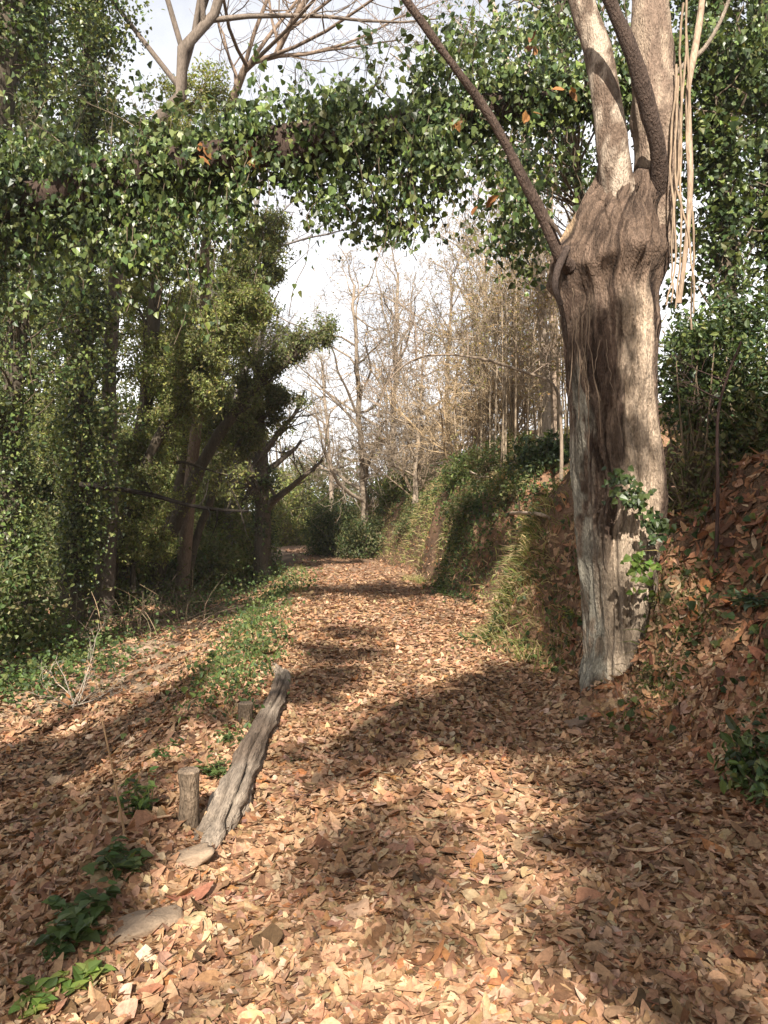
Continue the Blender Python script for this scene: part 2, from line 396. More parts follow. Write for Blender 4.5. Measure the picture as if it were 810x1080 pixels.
    bits(14000, 5.0, 16, lambda y: Lx(y)-.3, lambda y: Rx(y)+.1, .02, .06)
    bits(14000, 2.4, 9, lambda y: np.maximum(Lx(y)-4.5, -.56*y-.5), lambda y: Lx(y)+.1, .015, .05)
    k = 420; y = R.uniform(2.3, 11, k); x = R.uniform(0, 1, k); x = np.maximum(Lx(y)-3.5, -.55*y)*(1-x)+(Rx(y)+.6)*x; a = R.uniform(0, 6.283, k); L = R.uniform(.08, .38, k)
    q = np.linspace(-.5, .5, 5)[None]; bx = x[:, None]+np.cos(a)[:, None]*L[:, None]*q+R.normal(0, .006, (k, 5)); by = y[:, None]+np.sin(a)[:, None]*L[:, None]*q+R.normal(0, .006, (k, 5))
    tubes(mb, np.stack([bx, by, height(bx, by)+.026], -1), np.linspace(.0045, .0025, 5)[None]*R.uniform(.5, 1.3, (k, 1)), 4, mixcol(k, [(.22, .15, .10), (.34, .25, .16), (.13, .09, .06)]), 0, 0, False)
    return tag(mb.build('fallen_leaves', M_dry, None, True), 'brown and tan dead leaves carpeting path, banks and slope', 'fallen leaves', None, 'stuff')
litter()

# ------------------------------------------------------------------ trees: growth of limbs and twigs
def grow(base, d, length, r, levels, kids, spread=.7, up=.15, wob=.12, pts=7, shrink=.55, start=.3, rs=.45):
    """returns [(P (k,n,3), R (k,n))] per level"""
    out = []
    B = np.asarray(base, float).reshape(1, 3); D = norm(np.asarray(d, float).reshape(1, 3)); Ln = np.array([length]); Rd = np.array([r])
    for lv in range(levels):
        k = len(B); n = pts if lv < 2 else 5
        P = np.zeros((k, n, 3)); P[:, 0] = B; dd = D.copy()
        for i in range(1, n):
            dd = norm(dd+R.normal(0, wob*(1+lv*.5), (k, 3))+np.array([0, 0, up*.3]))
            P[:, i] = P[:, i-1]+dd*(Ln/(n-1))[:, None]
        rr = Rd[:, None]*np.linspace(1, .30 if lv < levels-1 else .2, n)[None]
        out.append((P, rr))
        if lv == levels-1: break
        m = kids[lv]
        idx = np.repeat(np.arange(k), m)
        tt = R.uniform(start if lv == 0 else .2, 1.0, len(idx))
        u = tt*(n-1); i0 = np.minimum(u.astype(int), n-2); fr = (u-i0)[:, None]
        B = P[idx, i0]*(1-fr)+P[idx, i0+1]*fr
        T = norm(P[idx, i0+1]-P[idx, i0])
        D = norm(T*(1-spread*.5)+rdir(len(idx))*spread+np.array([0, 0, up]))
        Ln = Ln[idx]*shrink*R.uniform(.55, 1.25, len(idx))*(1.15-.5*tt)
        rp = rr[idx, i0]*(1-fr[:, 0])+rr[idx, i0+1]*fr[:, 0]
        Rd = np.maximum(rp*rs*R.uniform(.7, 1.1, len(idx)), .0025)
    return out

def bare_tree(name, base, top, r, label, cat, group, col=(.2, .16, .12), levels=4, kids=(9, 6, 5), spread=.75, twig_min=.004, leaf=None, mid=None, wob=.10, start=.3, rs=.45, shrink=.5):
    """trunk along a line or curve, limbs and twigs as its crown"""
    base = np.asarray(base, float); top = np.asarray(top, float)
    root = thing(name, base, label, cat, group)
    P0 = spline([base-np.array([0, 0, .25])]+(mid or [])+[top], 14); L = np.linalg.norm(top-base)
    P0[1:] += R.normal(0, .012*L*.4, (13, 3))
    r0 = r*np.linspace(1, .35, 14); r0[:2] *= [1.5, 1.15]
    mb = MB(); tubes(mb, P0, r0, 10, col, .18, 3); mb.build('trunk', M_bark, root)
    mb = MB(); lmb = MB(); any_leaf = False
    m = kids[0]
    for q in range(m):
        t = start+(1-start)*(q+R.uniform(0, 1))/m
        i = min(int(t*13), 12); b = P0[i]+(P0[i+1]-P0[i])*(t*13-i)
        T = norm(P0[i+1]-P0[i]); d = norm(T*.55+rdir(1)[0]*spread+np.array([0, 0, .2]))
        lv = grow(b, d, L*shrink*R.uniform(.5, 1.1)*(1.2-.6*t), r0[i]*.55, levels-1, kids[1:], spread, .15, wob, 7, .55, .2, rs)
        for li, (P, rr) in enumerate(lv):
            tubes(mb, P, np.maximum(rr, twig_min), 6 if li == 0 else (4 if li == 1 else 3), np.array(col)*R.uniform(.85, 1.2), 0, 0, False)
        if leaf:
            P, rr = lv[-1]; pp = P[:, 2:].reshape(-1, 3); kk = R.uniform(0, 1, len(pp)) < leaf['p']
            pp = pp[kk]+R.normal(0, .05, (kk.sum(), 3))
            if len(pp):
                any_leaf = True
                leafs(lmb, pp, rdir(len(pp)), rdir(len(pp))+np.array([0, 0, -.5]), leaf['size']*R.uniform(.6, 1.3, len(pp)), KITE, mixcol(len(pp), leaf['cols']))
    mb.build('crown', M_bark, root)
    if any_leaf: lmb.build('leaves', M_leaf, root, False)
    return root

DARKIVY = [(.034, .054, .02), (.052, .08, .026), (.08, .112, .036), (.13, .16, .05)]
YELLOW = [(.11, .14, .045), (.16, .185, .06), (.22, .24, .075), (.27, .27, .09), (.16, .14, .07)]
OLIVE = [(.10, .115, .045), (.14, .145, .06), (.19, .175, .085), (.08, .095, .035)]

def ivy_tree(path, r0, r1, label, group, clumps, crad, per, size, cols, tmpl=IVY, tmin=.05, tmax=1.0, spreadfun=None, twigs=0, name='ivy_tree', cat='tree', bark=(.075, .06, .042), extra=None, mat=None, droop=.6):
    """leafy trunk: ivy clumps sit round the trunk at distances given by spreadfun(t)"""
    base = np.asarray(path[0], float)
    root = thing(name, base, label, cat, group)
    P = spline(path, 30); P[0, 2] -= .3
    rr = np.linspace(r0, r1, 30); rr[:3] *= [1.5, 1.25, 1.1]
    mb = MB(); tubes(mb, P, rr, 12, bark, .25, 5); mb.build('trunk', M_bark, root)
    t = R.uniform(tmin, tmax, clumps); i = np.minimum((t*29).astype(int), 28); c = P[i]+(P[i+1]-P[i])*(t*29-i)[:, None]
    sp = (spreadfun or (lambda t: .6+0*t))(t)
    o = rdir(clumps); o[:, 2] *= .7
    sp = sp*(.35+1.05*smooth(-.5, .6, fbm(t*7+base[0], np.arctan2(o[:, 1], o[:, 0])*.7, 0, 77, 2)))
    C = c+o*(sp*np.sqrt(R.uniform(.02, 1, clumps)))[:, None]
    if extra is not None: C = np.concatenate([C, np.asarray(extra, float)])
    tw = MB()
    cc = C[R.integers(0, len(C), min(len(C), 260))]
    # leafy shoots run from the trunk to the clumps
    j = np.argmin(((cc[:, None, ]-P[None])**2).sum(-1), 1); j = np.maximum(j-R.integers(0, 4, len(j)), 0); a = P[j]
    mid = (a+cc)/2+R.normal(0, .10, a.shape)+np.array([0, 0, .08])
    PP = np.stack([a, (a+mid)/2+R.normal(0, .03, a.shape), mid, (mid+cc)/2+R.normal(0, .05, a.shape), cc], 1)
    tubes(tw, PP, np.linspace(.018, .004, 5)[None]*R.uniform(.6, 1.5, (len(cc), 1)), 4, (.13, .10, .07), 0, 0, False)
    tw.build('branches', M_bark, root)
    lm = MB(); clump_leaves(lm, C, crad, per, size, tmpl, cols, None, droop); lm.build('ivy', mat or M_ivy, root, False)
    return root

def onb(px, Y):                          # foot of something standing Y metres ahead in that picture column
    x = (px-405)/F*Y; return np.array([x, Y, height(x, Y)])

# ---- ivy trees of the left side
GL = 'ivy-clad trees along the left side'
def A(*p): return [at(*q) for q in p]
ivy_tree(A((-95, 760, 9), (-55, 420, 9), (-2, 60, 9.3), (12, -40, 9.4), (40, -260, 9.8)), .30, .20, 'thick brown trunk cut by the top left corner, ivy below it', GL, 190, .26, 60, .056, DARKIVY,
         spreadfun=lambda t: .25+.35*(t > .2)*(t < .72)+.1, tmax=.74)
ivy_tree(A((18, 655, 13), (8, 500, 12.8), (22, 330, 12.5), (38, 150, 12), (40, -60, 11.5)), .2, .12, 'dark ivy-wrapped trunk nearest the left edge, leafy to its top', GL, 320, .30, 78, .054, DARKIVY+YELLOW[:2],
         spreadfun=lambda t: .25+.95*smooth(.18, .5, t)*(1-.6*smooth(.48, .62, t)))
ivy_tree(A((72, 640, 15.2), (86, 520, 15), (88, 350, 14.5), (92, 150, 13.8), (98, -80, 13)), .21, .12, 'upright ivy tree whose pale mossy foot stands beside the dead grey twigs', GL, 450, .32, 84, .054, DARKIVY+YELLOW[1:3],
         spreadfun=lambda t: .22+.95*smooth(.12, .4, t)*(1-.65*smooth(.40, .55, t)))
def leafy_tree(path, r0, r1, label, group, nb, blen, per, size, cols, bias=(.25, -.1, .45), tmin=.15, bark=(.075, .06, .042), kids=(7, 6)):
    base = np.asarray(path[0], float); root = thing('leafy_tree', base, label, 'tree', group)
    P = spline(path, 30); P[0, 2] -= .3; rr = np.linspace(r0, r1, 30); rr[:3] *= [1.5, 1.25, 1.1]
    mb = MB(); tubes(mb, P, rr, 10, bark, .25, 5); mb.build('trunk', M_bark, root)
    tw = MB(); lm = MB()
    for q in range(nb):
        t = tmin+(1-tmin)*(q+R.uniform(0, 1))/nb; i = min(int(t*29), 28); o = rdir(1)[0]; o[2] *= .4
        d = norm(o*.9+np.array(bias)); tint = R.uniform(.7, 1.35)
        lv = grow(P[i], d, blen*R.uniform(.5, 1.25)*(1.15-.4*t), max(rr[i]*.35, .012), 3, kids, .85, .02, .18, 7, .58, .2)
        for li, (pp, r_) in enumerate(lv): tubes(tw, pp, np.maximum(r_, .0035), 5 if li == 0 else 3, bark, 0, 0, False)
        pp = np.concatenate([lv[2][0].reshape(-1, 3), lv[1][0][:, 2:].reshape(-1, 3)]); pp = np.repeat(pp, per, 0); m = len(pp)
        pp = pp+R.normal(0, .075, (m, 3))
        leafs(lm, pp, rdir(m)+np.array([0, -.2, .5]), rdir(m)+np.array([0, 0, -.5]), size*np.exp(R.normal(-.05, .3, m)), OVAL, mixcol(m, cols)*tint)
    tw.build('branches', M_bark, root); lm.build('leaves', M_leaf, root, False)
leafy_tree(A((120, 615, 17), (150, 450, 17), (165, 300, 16.5), (170, 190, 16), (175, 120, 15.5)), .17, .08, 'yellow-green leafy tree behind the long bare horizontal branch', GL, 32, 1.8, 7, .062, YELLOW)
leafy_tree(A((160, 610, 18.5), (205, 505, 18.2), (240, 445, 18), (272, 405, 18), (308, 376, 18), (330, 350, 18)), .17, .07, 'dark trunk leaning hard to the right towards the gap of sky', GL, 16, 1.1, 3, .06, OLIVE+YELLOW[:2], (.5, -.1, .5), .35)
leafy_tree(A((165, 605, 20), (200, 470, 19.5), (232, 370, 19), (255, 300, 19), (278, 250, 19)), .15, .06, 'slender trunk leaning right with sunlit yellow-green leaves, above the leaning dark trunk', GL, 30, 1.45, 6, .065, YELLOW+OLIVE[:2], (.3, -.1, .5), .2)
leafy_tree(A((60, 610, 21), (75, 450, 21), (70, 300, 20.5), (60, 180, 20)), .2, .1, 'olive leafy tree filling the gap between the two upright ivy trees', GL, 34, 2.4, 8, .08, OLIVE+YELLOW[:2])
leafy_tree(A((215, 595, 26), (220, 500, 26), (215, 380, 26), (225, 300, 26)), .2, .1, 'pale green bushy tree furthest back behind the leaning trunks', GL, 34, 2.4, 8, .09, YELLOW)
leafy_tree(A((-20, 600, 20), (-10, 450, 20), (-5, 300, 20), (0, 200, 20)), .2, .1, 'olive leafy tree at the left edge behind the ivy trunks', GL, 30, 2.3, 8, .08, OLIVE+YELLOW[:2])
leafy_tree(A((140, 610, 16.6), (142, 560, 16.6), (150, 510, 16.5), (162, 460, 16.4)), .05, .02, 'sunlit yellow-green leafy stem behind the near end of the long bare branch', GL, 24, .8, 6, .055, YELLOW, (.15, -.2, .5), .05)
leafy_tree(A((110, 625, 16.5), (150, 500, 16.3), (190, 420, 16.2), (230, 350, 16), (262, 322, 16)), .13, .05, 'leafy trunk arching right across the middle of the left trees', GL, 28, 1.0, 6, .06, YELLOW+OLIVE[:1], (.3, -.1, .6), .4)
leafy_tree(A((195, 605, 19), (225, 520, 19), (262, 455, 19), (300, 425, 19)), .11, .05, 'short leaning trunk with thin leaves low beside the path', GL, 18, .9, 4, .06, OLIVE, (.3, -.1, .5), .5)

# tree at the path's left edge, far
def far_left_tree():
    b = at(279, 600, 22); b[2] = height(b[0], b[1])
    root = bare_tree('ivy_tree', b, at(272, 360, 22), .27, 'stout dark trunk at the left edge of the path where it narrows, twiggy crown', 'tree', None, (.10, .08, .06), 4, (18, 8, 7), .9, .005,
                     dict(p=.35, size=.07, cols=OLIVE), start=.28, shrink=.36)
    lm = MB(); n = 90
    C = np.stack([np.full(n, b[0]), np.full(n, b[1]), b[2]+R.uniform(0, 3.2, n)], 1)+R.normal(0, .2, (n, 3))*np.array([1, 1, .3])
    clump_leaves(lm, C, .2, 34, .06, IVY, DARKIVY); lm.build('ivy', M_ivy, root, False)
far_left_tree()
bare_tree('bare_tree', at(235, 590, 24), at(275, 190, 23), .16, 'bare fine-twigged grey tree showing against the sky left of the bright gap', 'tree', None, (.17, .15, .14), 4, (16, 9, 8), .85, .005, None, start=.4)

# ---- ivy-laden trunk arching over the path
def arch():
    base = at(-60, 330, 10.0); base[2] = height(base[0], base[1])
    root = thing('leaning_tree', base, 'ivy-draped trunk arching across the whole path overhead', 'tree')
    pts = [base, at(-45, 400, 9.6), at(-20, 240, 9.2), at(70, 205, 8.9), at(165, 180, 8.7), at(250, 165, 8.6), at(340, 148, 8.6), at(430, 135, 8.7), at(530, 112, 8.9), at(640, 95, 9.2), at(760, 70, 9.5), at(860, 30, 9.8)]
    P = spline(pts, 60); rr = np.linspace(.27, .10, 60)
    mb = MB(); tubes(mb, P, rr, 14, (.05, .033, .025), .35, 8); mb.build('trunk', M_bark, root)
    # ivy clumps along it, thick on the left
    lm = MB()
    t = R.uniform(.16, 1, 560); i = np.minimum((t*59).astype(int), 58); c = P[i]
    px = c[:, 0]/c[:, 1]*F+405
    sp = np.interp(px, [-50, 80, 200, 300, 420, 520, 640, 800], [.75, .7, .56, .5, .42, .5, .6, .7])*(.45+.95*smooth(-.5, .6, fbm(t*11, 2.2, 0, 91, 2)))
    o = rdir(len(t)); o[:, 2] = o[:, 2]*.85+.12
    C = c+o*(sp*np.sqrt(R.uniform(.05, 1, len(t))))[:, None]
    hang = []
    for (px0, px1, py0, py1, m) in ((335, 365, 150, 225, 12), (372, 432, 150, 245, 18), (500, 565, 150, 285, 22), (440, 490, 140, 190, 14), (440, 610, 20, 110, 26), (150, 190, 190, 290, 18), (215, 262, 200, 250, 10), (320, 380, 90, 150, 16), (100, 150, 200, 300, 12), (0, 90, 230, 330, 10)):
        a = R.uniform(px0, px1, m); b_ = R.uniform(py0, py1, m); Yh = R.uniform(8.3, 9.2, m); hang.append(np.stack([(a-405)/F*Yh, Yh, CAMZ-(b_-540)/F*Yh], 1))
    bare = (px > 222) & (px < 278) & (C[:, 2] < c[:, 2]+.12) & (C[:, 1] < c[:, 1]+.1)
    C = np.concatenate([C[~bare]]+hang)
    clump_leaves(lm, C, .23, 54, .062, IVY, DARKIVY+[(.13, .17, .05)], None, 1.3)
    # hanging strands
    tw = MB(); SP, SR = [], []
    for q in range(120):
        px0 = R.choice([R.uniform(140, 260), R.uniform(300, 480), R.uniform(440, 620), R.uniform(0, 160)], p=[.22, .33, .3, .15])
        j = int(np.argmin(np.abs(P[8:, 0]/P[8:, 1]*F+405-px0)))+8
        L = R.uniform(.3, 1.5)*(1.0 if px0 > 260 else 1.15)
        s = P[j]+R.normal(0, .2, 3); s[2] -= .1
        n = 9; pl = s+np.cumsum(np.concatenate([np.zeros((1, 3)), R.normal(0, .05, (n-1, 3))+np.array([0, 0, -L/(n-1)])]), 0)
        SP.append(pl); SR.append(np.full(n, .005))
        m = int(L*R.uniform(14, 40)); u = R.uniform(0, n-1.01, m); a = u.astype(int); pp = pl[a]+(pl[a+1]-pl[a])*(u-a)[:, None]+R.normal(0, .05, (m, 3))
        leafs(lm, pp, rdir(m)+np.array([0, -.7, .2]), rdir(m)*.6+np.array([0, 0, -1.]), .075*R.uniform(.6, 1.25, m), IVY, mixcol(m, DARKIVY+[(.15, .19, .04)]))
    tubes(tw, np.array(SP), np.array(SR), 4, (.12, .09, .06), 0, 0, False)
    # bare shoots sticking up out of the trunk
    for q in range(46):
        j = R.integers(8, 58); lv = grow(P[j], np.array([R.normal(0, .5), R.normal(0, .4), 1.0]), R.uniform(.5, 1.3), .012, 3, (5, 4), .6)
        for pp, r_ in lv: tubes(tw, pp, r_, 4, (.15, .12, .08), 0, 0, False)
        m = 22; e = lv[-1][0][:, -1]; e = e[R.integers(0, len(e), m)]+R.normal(0, .05, (m, 3))
        leafs(lm, e, rdir(m), rdir(m)+np.array([0, 0, -.4]), .085*R.uniform(.6, 1.2, m), IVY, mixcol(m, DARKIVY))
    tw.build('vines', M_bark, root); lm.build('ivy', M_ivy, root, False)
    # brown dead leaves caught in it
    dl = MB()
    for (px0, py0) in ((478, 128), (566, 118), (555, 52), (598, 100), (510, 217), (212, 162), (263, 168)):
        m = 3; p = at(px0, py0, 8.35)+R.normal(0, .04, (m, 3))
        leafs(dl, p, rdir(m)+np.array([0, -1.5, .3]), rdir(m)+np.array([.6, 0, -.3]), .15, OVAL, mixcol(m, [(.20, .09, .035), (.26, .12, .04)]))
    dl.build('dead_leaves', M_dry, root, False)
arch()

# ------------------------------------------------------------------ the big pollard
def pollard():
    Y0 = 6.5
    prof = np.array([(800, 612, 720), (770, 616, 712), (745, 622, 706), (700, 625, 698), (650, 620, 697), (600, 613, 699), (550, 609, 703), (500, 605, 704), (450, 602, 702), (400, 599, 700), (350, 597, 700), (322, 594, 701), (305, 589, 704), (285, 587, 709), (268, 588, 712), (250, 596, 713), (230, 607, 712), (212, 620, 710), (198, 632, 708), (186, 640, 706)], float)
    z = CAMZ-(prof[:, 0]-540)/F*Y0; xl = (prof[:, 1]-405)/F*Y0; xr = (prof[:, 2]-405)/F*Y0
    o = np.argsort(z); z, xl, xr = z[o], xl[o], xr[o]
    base = np.array([1.98, Y0+.1, height(1.98, Y0)])
    root = thing('pollard_tree', base, 'massive old pollard with swollen head and half stripped bark beside the path', 'tree')
    nz, na = 460, 240
    zz = np.linspace(z[0], z[-1], nz)
    def sm(a):
        v = np.interp(zz, z, a); k = np.ones(13)/13
        return np.convolve(np.pad(v, 6, mode='edge'), k, 'valid')
    cl, cr = sm(xl), sm(xr); cx = (cl+cr)/2-.03*smooth(3.2, 3.6, zz); rx = (cr-cl)/2-.035-.035*smooth(3.2, 3.6, zz)
    ry = np.minimum(rx, .44)*.98
    th = np.arange(na)/na*2*np.pi                     # -pi/2 faces the viewer
    Z = zz[:, None]+0*th; TH = th[None]+0*zz[:, None]
    c, s = np.cos(TH), np.sin(TH)
    hd = smooth(3.25, 3.75, Z)                         # the swollen head
    wv = .18*fbm(c*2.5, s*2.5, Z*1.6, 48, 3); cw, sw = np.cos(TH+wv), np.sin(TH+wv)
    rel = fbm(c*2.2, s*2.2, Z*.6, 41, 3)*.05+fbm(cw*7, sw*7, Z*1.3, 42, 3)*.020+fbm(cw*20, sw*20, Z*3.4, 43, 3)*.011-.022*smooth(.25, .7, fbm(cw*9, sw*9, Z*1.0, 49, 3))
    rel += hd*(.05*fbm(c*3, s*3, Z*2.2, 44, 3)+.035*np.abs(fbm(c*9, s*9, Z*.9, 45, 2)))
    # knots and burr under the head
    def blob(px, py, rad, amp):
        zc = CAMZ-(py-540)/F*Y0; i = int(np.argmin(np.abs(zz-zc))); dx = (px-405)/F*Y0-cx[i]
        a = -math.acos(np.clip(dx/rx[i], -1, 1))
        da = (TH-a+np.pi) % (2*np.pi)-np.pi
        return amp*np.exp(-((da*rx[i])**2+(Z-zc)**2)/(2*rad**2))
    for b in ((598, 272, .06, .06), (612, 285, .05, .05), (632, 280, .05, .06), (660, 272, .06, .05), (690, 262, .06, .05), (706, 280, .05, .05), (592, 300, .05, .05), (690, 205, .07, .06), (655, 240, .12, .05), (700, 235, .07, .04),
              (640, 300, .10, -.06), (612, 312, .07, -.05), (668, 305, .08, -.04), (662, 440, .16, -.03), (660, 360, .13, -.035), (640, 735, .06, -.10), (628, 720, .07, .03)):
        rel = rel+blob(*b)
    # vertical furrows
    for (px, wid, amp, z0, z1) in ((645, .018, -.05, 3.45, 4.6), (668, .016, -.055, 2.9, 4.5), (630, .014, -.03, 3.6, 4.4), (690, .016, -.04, 3.4, 4.5), (641, .02, -.03, .4, 3.2), (682, .018, -.02, 1.4, 3.3), (660, .012, -.02, .6, 1.9), (628, .012, -.02, .3, 2.2)):
        dxn = np.clip(((px-405)/F*Y0-cx)/rx, -1, 1); a = -np.arccos(dxn)[:, None]+.10*fbm(Z*1.7, px*.37, 0, 51, 2)
        da = (TH-a+np.pi) % (2*np.pi)-np.pi
        rel = rel+amp*np.exp(-(da*.40)**2/(2*wid**2))*smooth(z0, z0+.25, Z)*(1-smooth(z1-.25, z1, Z))
    # flaring foot
    fl = (1-smooth(-.3, .75, Z)); rel = rel+fl*(.06+.17*np.maximum(0, np.cos(TH*5+.6+wv*3))+.09*fbm(c*3, s*3, Z, 46, 2))
    # the top closes in two lobes
    X = cx[:, None]+(rx[:, None]+rel)*c; Yv = Y0+.1+(ry[:, None]+rel)*s
    zt = Z+smooth(3.9, 4.4, Z)*(.10*np.cos(TH*2+.4)+.06*fbm(c*3, s*3, 0, 47, 2))
    V = np.stack([X, Yv, zt], -1)
    # bark colouring (its own stripped wood, lichen and moss)
    dark = np.array((.075, .048, .034)); fib = np.array((.19, .135, .098)); barew = np.array((.54, .415, .30)); lich = np.array((.32, .295, .235)); moss = np.array((.09, .085, .025)); foot = np.array((.37, .295, .215))
    nx = (X-cx[:, None])/rx[:, None]; front = s < .25
    wx = .22*fbm(c*3, s*3, Z*2.2, 64, 3); c2, s2 = np.cos(TH+wx), np.sin(TH+wx)
    n1 = fbm(c2*5, s2*5, Z*1.6, 61, 3); n2 = fbm(c2*15, s2*15, Z*3.2, 62, 4); n3 = fbm(c*6, s*6, Z*6, 63, 4)
    k = smooth(-.35, .5, n2)[..., None]; C = dark*(1-k)+fib*k
    e = .09*n1+.05*n2
    lo = np.interp(zz, [0, .9, 1.4, 1.9, 2.6, 3.2, 3.45, 3.6], [-.9, -.75, -.35, -.18, -.12, -.10, -.05, .2])[:, None]; hi = np.interp(zz, [0, .9, 1.4, 2.2, 3.2, 3.6], [.6, .62, .70, .72, .66, .55])[:, None]
    strip = smooth(0, .10, nx-lo+e)*(1-smooth(0, .10, nx-hi+e))*front*(1-smooth(3.35, 3.6, Z+.12*n1))
    st = .62+.45*smooth(-.45, .4, n2+.4*n3); C = C*(1-strip[..., None])+barew*st[..., None]*strip[..., None]
    w = (1-smooth(.9, 1.7, Z+.25*n1))*.75; C = C*(1-w[..., None])+foot*(1+.25*n3[..., None])*w[..., None]
    w = (1-smooth(-.9, -.6, nx+e))*(1-smooth(1.9, 2.6, Z+.5*n1))*smooth(-.4, .1, n3+.2); C = C*(1-w[..., None])+lich*w[..., None]
    w = smooth(.1, .5, n3+.5*n1)*(1-smooth(.35, .85, Z+.2*n1))*smooth(.0, .5, nx); C = C*(1-w[..., None])+moss*w[..., None]
    hdk = (smooth(3.15, 3.5, Z+.1*n1)*(.62+.25*smooth(-.3, .3, n2)))[..., None]; C = C*(1-hdk)+(np.array((.125, .085, .06))*(1+.9*n2[..., None]))*hdk
    cut = blob(604, 243, .09, 1.0); w = smooth(.25, .6, cut+.25*n1); C = C*(1-w[..., None])+np.array((.36, .25, .15))*w[..., None]
    crk = smooth(.2, .6, fbm(cw*9, sw*9, Z*1.0, 49, 3))*(1-.5*strip)+.8*smooth(.25, .55, n2)*(1-strip)*.6; C = C*(1-.42*np.clip(crk, 0, 1)[..., None])
    mb = MB(); i = np.arange(nz-1)[:, None]*na+np.arange(na)[None]; j = np.arange(nz-1)[:, None]*na+(np.arange(na)[None]+1) % na
    mb.add(V.reshape(-1, 3), np.stack([i, j, j+na, i+na], -1).reshape(-1, 4), None, np.clip(C, .01, .7).reshape(-1, 3))
    rim = V[-1]; ctr = rim.mean(0)+np.array([0, 0, .03])
    mb.add(np.concatenate([rim, rim*.5+ctr*.5+np.array([0, 0, .05]), [ctr]]), [[q, (q+1) % na, na+(q+1) % na, na+q] for q in range(na)], [[na+q, na+(q+1) % na, 2*na] for q in range(na)], (.13, .09, .065))
    mb.build('trunk', M_pollard, root)
    def stem(name, pts, r0, r1, colr, n=50, ns=20, rough=.16, seed=1, label=None, patch=None, mat=M_pollard):
        P = spline(pts, n); rr = np.linspace(r0, r1, n)*(1+.25*np.exp(-np.linspace(0, 1, n)*8)*(r0 > .04))
        if r0 < .02: P = P+np.cumsum(R.normal(0, .009, P.shape), 0)*np.array([1, .4, .3])
        mb = MB(); tubes(mb, P, rr, ns, colr, rough, seed)
        if patch is not None:
            v = mb.v[0]; w = smooth(-.2, .3, fbm(v[:, 0]*16, v[:, 1]*16, v[:, 2]*6, seed+5, 4))[:, None]
            mb.c[0] = np.asarray(colr)*(1-w)+np.asarray(patch)*w
        o = mb.build(name, mat, root)
        if label: o['label'] = label
        return P
    stem('limb', A((660, 235, 6.55), (651, 185, 6.5), (640, 110, 6.5), (628, 50, 6.55), (612, -5, 6.6), (590, -110, 6.8)), .135, .10, (.15, .105, .075), 60, 20, .14, 71, 'upright limb with pale flaking bark', (.42, .34, .26))
    P2 = stem('limb', A((680, 262, 6.75), (692, 180, 6.66), (690, 100, 6.65), (687, 40, 6.65), (686, -10, 6.7), (690, -120, 6.8)), .20, .145, (.21, .15, .11), 80, 36, .22, 72, 'thickest upright limb with straight ridged bark', (.34, .26, .19))
    stem('limb', A((690, 240, 6.7), (695, 168, 6.36), (682, 110, 6.2), (668, 60, 6.1), (648, 12, 6.05), (620, -50, 6.0)), .075, .05, (.075, .052, .04), 40, 14, .2, 73, 'thin dark limb crossing in front of the thickest one')
    P4 = stem('limb', A((600, 282, 6.4), (590, 268, 6.3), (572, 228, 6.25), (548, 182, 6.2), (530, 145, 6.15), (505, 105, 6.1), (470, 58, 6.0), (425, -5, 5.9), (380, -70, 5.8)), .047, .026, (.095, .065, .05), 60, 12, .22, 74, 'slim dark limb leaning out over the path')
    stem('branch', A((700, 90, 6.65), (722, 68, 6.75), (745, 48, 6.8), (768, 2, 6.9), (780, -60, 7)), .025, .014, (.26, .21, .16), 24, 8, .1, 75)
    stem('branch', A((571, 224, 6.25), (586, 240, 6.2), (592, 250, 6.2)), .02, .012, (.11, .08, .06), 12, 8, .1, 76)
    stem('branch', A((598, 262, 6.3), (588, 285, 6.15), (586, 305, 6.1), (592, 322, 6.1)), .03, .02, (.07, .05, .04), 16, 8, .3, 77)
    # climbing and hanging vines at its right shoulder
    for q in range(5):
        x0 = R.uniform(702, 722); x1 = x0+R.uniform(-6, 12); pts = A((x0+R.uniform(-3, 10), R.uniform(-60, 130), 6.4), (x0+R.uniform(-5, 5), R.uniform(150, 200), 6.35), (x1, R.uniform(230, 290), 6.3), (x1+R.uniform(-10, 6), R.uniform(310, 350), 6.25))
        stem('vine', pts, .010, .007, np.array((.30, .22, .15))*R.uniform(.6, 1.1), 18, 6, .1, 80+q, None, None, M_bark)
    stem('vine', A((748, -70, 6.9), (738, 20, 6.7), (727, 85, 6.5), (726, 120, 6.4), (728, 190, 6.35), (724, 255, 6.3), (716, 320, 6.3)), .027, .02, (.30, .22, .155), 24, 10, .25, 99, 'thick pale vine hanging beside the head', None, M_bark)
    # small roots/vines creeping on the left face
    for q in range(10):
        x0 = R.uniform(602, 638); y0 = R.uniform(300, 400)
        pts = A((x0, y0, 6.09), (x0+R.uniform(-6, 8), y0+40, 6.06), (x0+R.uniform(-6, 14), y0+R.uniform(70, 120), 6.07))
        stem('vine', pts, R.uniform(.003, .006), .003, (.20, .145, .10), 14, 5, .1, 110+q, None, None, M_bark)
    # ivy sprigs on the trunk and at its foot
    def sprig(pts, n, spread, size, cols, label, tmpl=IVY):
        lm = MB(); P = spline(pts, 20)[R.integers(0, 20, n)]+R.normal(0, spread, (n, 3))*np.array([1, .35, 1])
        leafs(lm, P, rdir(n)*.6+np.array([0, -1.2, .5]), rdir(n)+np.array([0, 0, -.7]), size*R.uniform(.6, 1.2, n), tmpl, mixcol(n, cols))
        o = lm.build('ivy', M_ivy, root, False); o['label'] = label
    sprig(A((652, 500, 6.02), (660, 520, 6.02), (672, 530, 6.02)), 110, .055, .06, DARKIVY[:3], 'dark ivy sprig across the bare wood')
